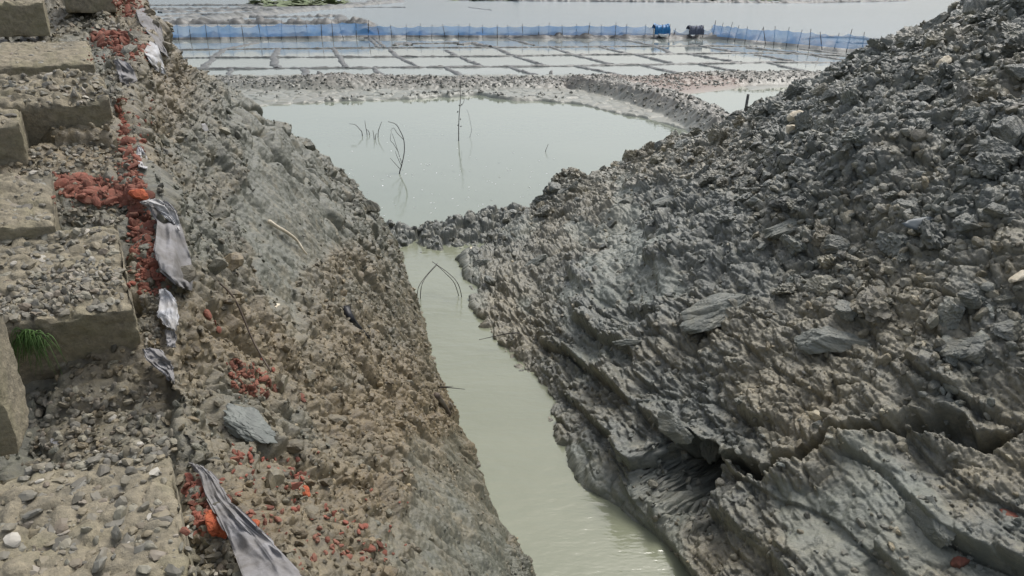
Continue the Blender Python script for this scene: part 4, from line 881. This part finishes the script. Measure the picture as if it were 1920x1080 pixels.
# ------------------------------------------------------------------ blue net fences
def net_fence(line, hgt, npost, label, seed, sag=.12, lean=.1):
    r = np.random.default_rng(seed); p = np.array([PZ(u, v, .22) for u, v in line]); c = np.r_[0, np.cumsum(np.linalg.norm(np.diff(p, axis=0), axis=1))]
    at = lambda s: np.stack([np.interp(s, c, p[:, i]) for i in range(3)], -1)
    root = empty('net_fence', at(np.array([0.]))[0]); tag(root, label, 'fence')
    ps = np.linspace(0, c[-1], npost); ps[1:-1] += r.normal(0, c[-1] / npost * .12, npost - 2)
    hs_ = hgt * np.clip(r.normal(1, .07, npost), .8, 1.25)
    n = npost * 6; s = np.linspace(0, c[-1], n); top = np.interp(s, ps, hs_); ph = np.interp(s, ps, np.arange(npost)) % 1
    top = top * (.93 - sag * np.sin(ph * np.pi) * (1 + .6 * vnoise(s / 3, 0 * s, seed)))
    m = 7; j = np.linspace(0, 1, m); Bs = at(s); tg = np.gradient(Bs, axis=0); tg /= np.linalg.norm(tg, axis=1, keepdims=True); nr = np.cross(tg, (0, 0, 1.))
    Pn = Bs[:, None] + j[None, :, None] * top[:, None, None] * np.array((0, 0, 1.)) + nr[:, None] * (.08 * vnoise(s[:, None] / .9 + 0 * j[None], j[None] * 2 + 0 * s[:, None], seed + 1))[..., None]
    nn = nr[:, None] * .012; V = np.vstack([(Pn + nn).reshape(-1, 3), (Pn - nn).reshape(-1, 3)])[:n * m]
    net = mesh_np('net', V, grid_faces(n, m), M['net'], True); parent(net, root)
    for k in range(npost):
        b0 = at(np.array([ps[k]]))[0]; ln = np.array((r.normal(0, lean), r.normal(0, lean), 1.)) * hs_[k] * r.uniform(1.0, 1.22)
        parent(tubes('post', [([b0 - np.array((0, 0, .3)), b0 + ln], .028, .02)], M['pole']), root)
    return root
net_fence([(240, 71), (480, 69), (690, 66)], .98, 20, 'tall pale blue net fence at the left end, beyond the salt pans', 61)
net_fence([(690, 66), (850, 66), (1225, 66)], .74, 23, 'straight low middle blue net fence on the dark bund, left of the blue tarp shelter', 62)
net_fence([(1262, 66), (1335, 65)], .55, 4, 'short sagging net between the blue tarp shelter and the angled fence', 63, sag=.4, lean=.25)
net_fence([(1335, 67), (1400, 74), (1500, 83), (1600, 92), (1680, 98)], .86, 17, 'angled right blue net fence running toward the heap', 64, sag=.08, lean=.2)
tag(tubes('leaning_pole', [([PD(1337, 68, 66), PD(1342, 38, 66)], .045, .03)], M['pole']), 'tall leaning pole where the fence turns beside the dark shelter', 'pole')
tag(tubes('end_pole', [([PZ(1675, 99), PZ(1675, 99) + np.array((0, 0, .95))], .05, .05)], M['pole']), 'thick end pole of the right fence, against the heap', 'pole')

# ------------------------------------------------------------------ shelters on the bund
def shelter(u0, u1, v, hgt, mat, label, curl):
    a0, a1 = PZ(u0, v, .3), PZ(u1, v, .3); n, m = 26, 12; root = empty('bund_shelter', (a0 + a1) / 2); tag(root, label, 'shelter')
    V = []
    for i in range(n):
        f = i / (n - 1); base = a0 * (1 - f) + a1 * f
        for j in range(m):
            g = j / (m - 1); th_ = g * math.pi * .9                 # sheet over a low hoop
            V.append(base + np.array((.05 * math.sin(i * 1.3 + j), .55 - .55 * math.cos(th_) + .03 * math.sin(i * 2.1), max(0, math.sin(th_)) ** .55 * hgt * (1 - curl * 4 * (f - .5) ** 2 * -.6 + .03 * math.sin(i * 1.7)))))
    parent(mesh_np('sheet', np.array(V), grid_faces(n, m), mat, True), root)
    for f in (0.02, .5, .98):
        bq = a0 * (1 - f) + a1 * f
        parent(tubes('hoop_post', [([bq + np.array((0, .1, -.2)), bq + np.array((0, .1, hgt * 1.12))], .03, .025)], M['pole']), root)
    return root
shelter(1227, 1256, 65, .68, M['tarp'], 'bright blue tarpaulin shelter on the fence bund', .35)
shelter(1292, 1319, 65, .62, M['greynet'], 'dark grey ragged shelter right of the blue tarpaulin one', .2)
bq = PZ(1241, 70, .12); n = 18; V = []
for i in range(n):
    f = i / (n - 1) * 2 - 1; wv = .16 * (1 - f * f) ** .5 + .01
    for j in range(7):
        t_ = (j / 6) * math.pi; V.append(bq + np.array((f * .42, -math.cos(t_) * wv, .22 + .05 * f * f - math.sin(t_) * .2 * (1 - f ** 4))))
ob = mesh_np('white_basin', np.array(V) - bq, grid_faces(n, 7), M['boat'], True); ob.location = bq + np.array((0, -.7, .05)); tag(ob, 'small white boat shaped basin in front of the blue tarpaulin shelter', 'basin')

# ------------------------------------------------------------------ foam flecks on the pond
fp = []
while len(fp) < 150:
    u, v = rng.normal(850, 150), rng.normal(340, 55)
    if 560 < u < 1150 and 215 < v < 410: fp.append(PZ(u, v, .004))
fp = np.array(fp); tag(scatter('foam_flecks', fp, rng.uniform(.006, .022, len(fp)), M['foam'], sub=1, seed=12, flat=1, squash=(1.6, .7, .25)), 'tiny white foam flecks floating on the pond', 'foam', kind='stuff')
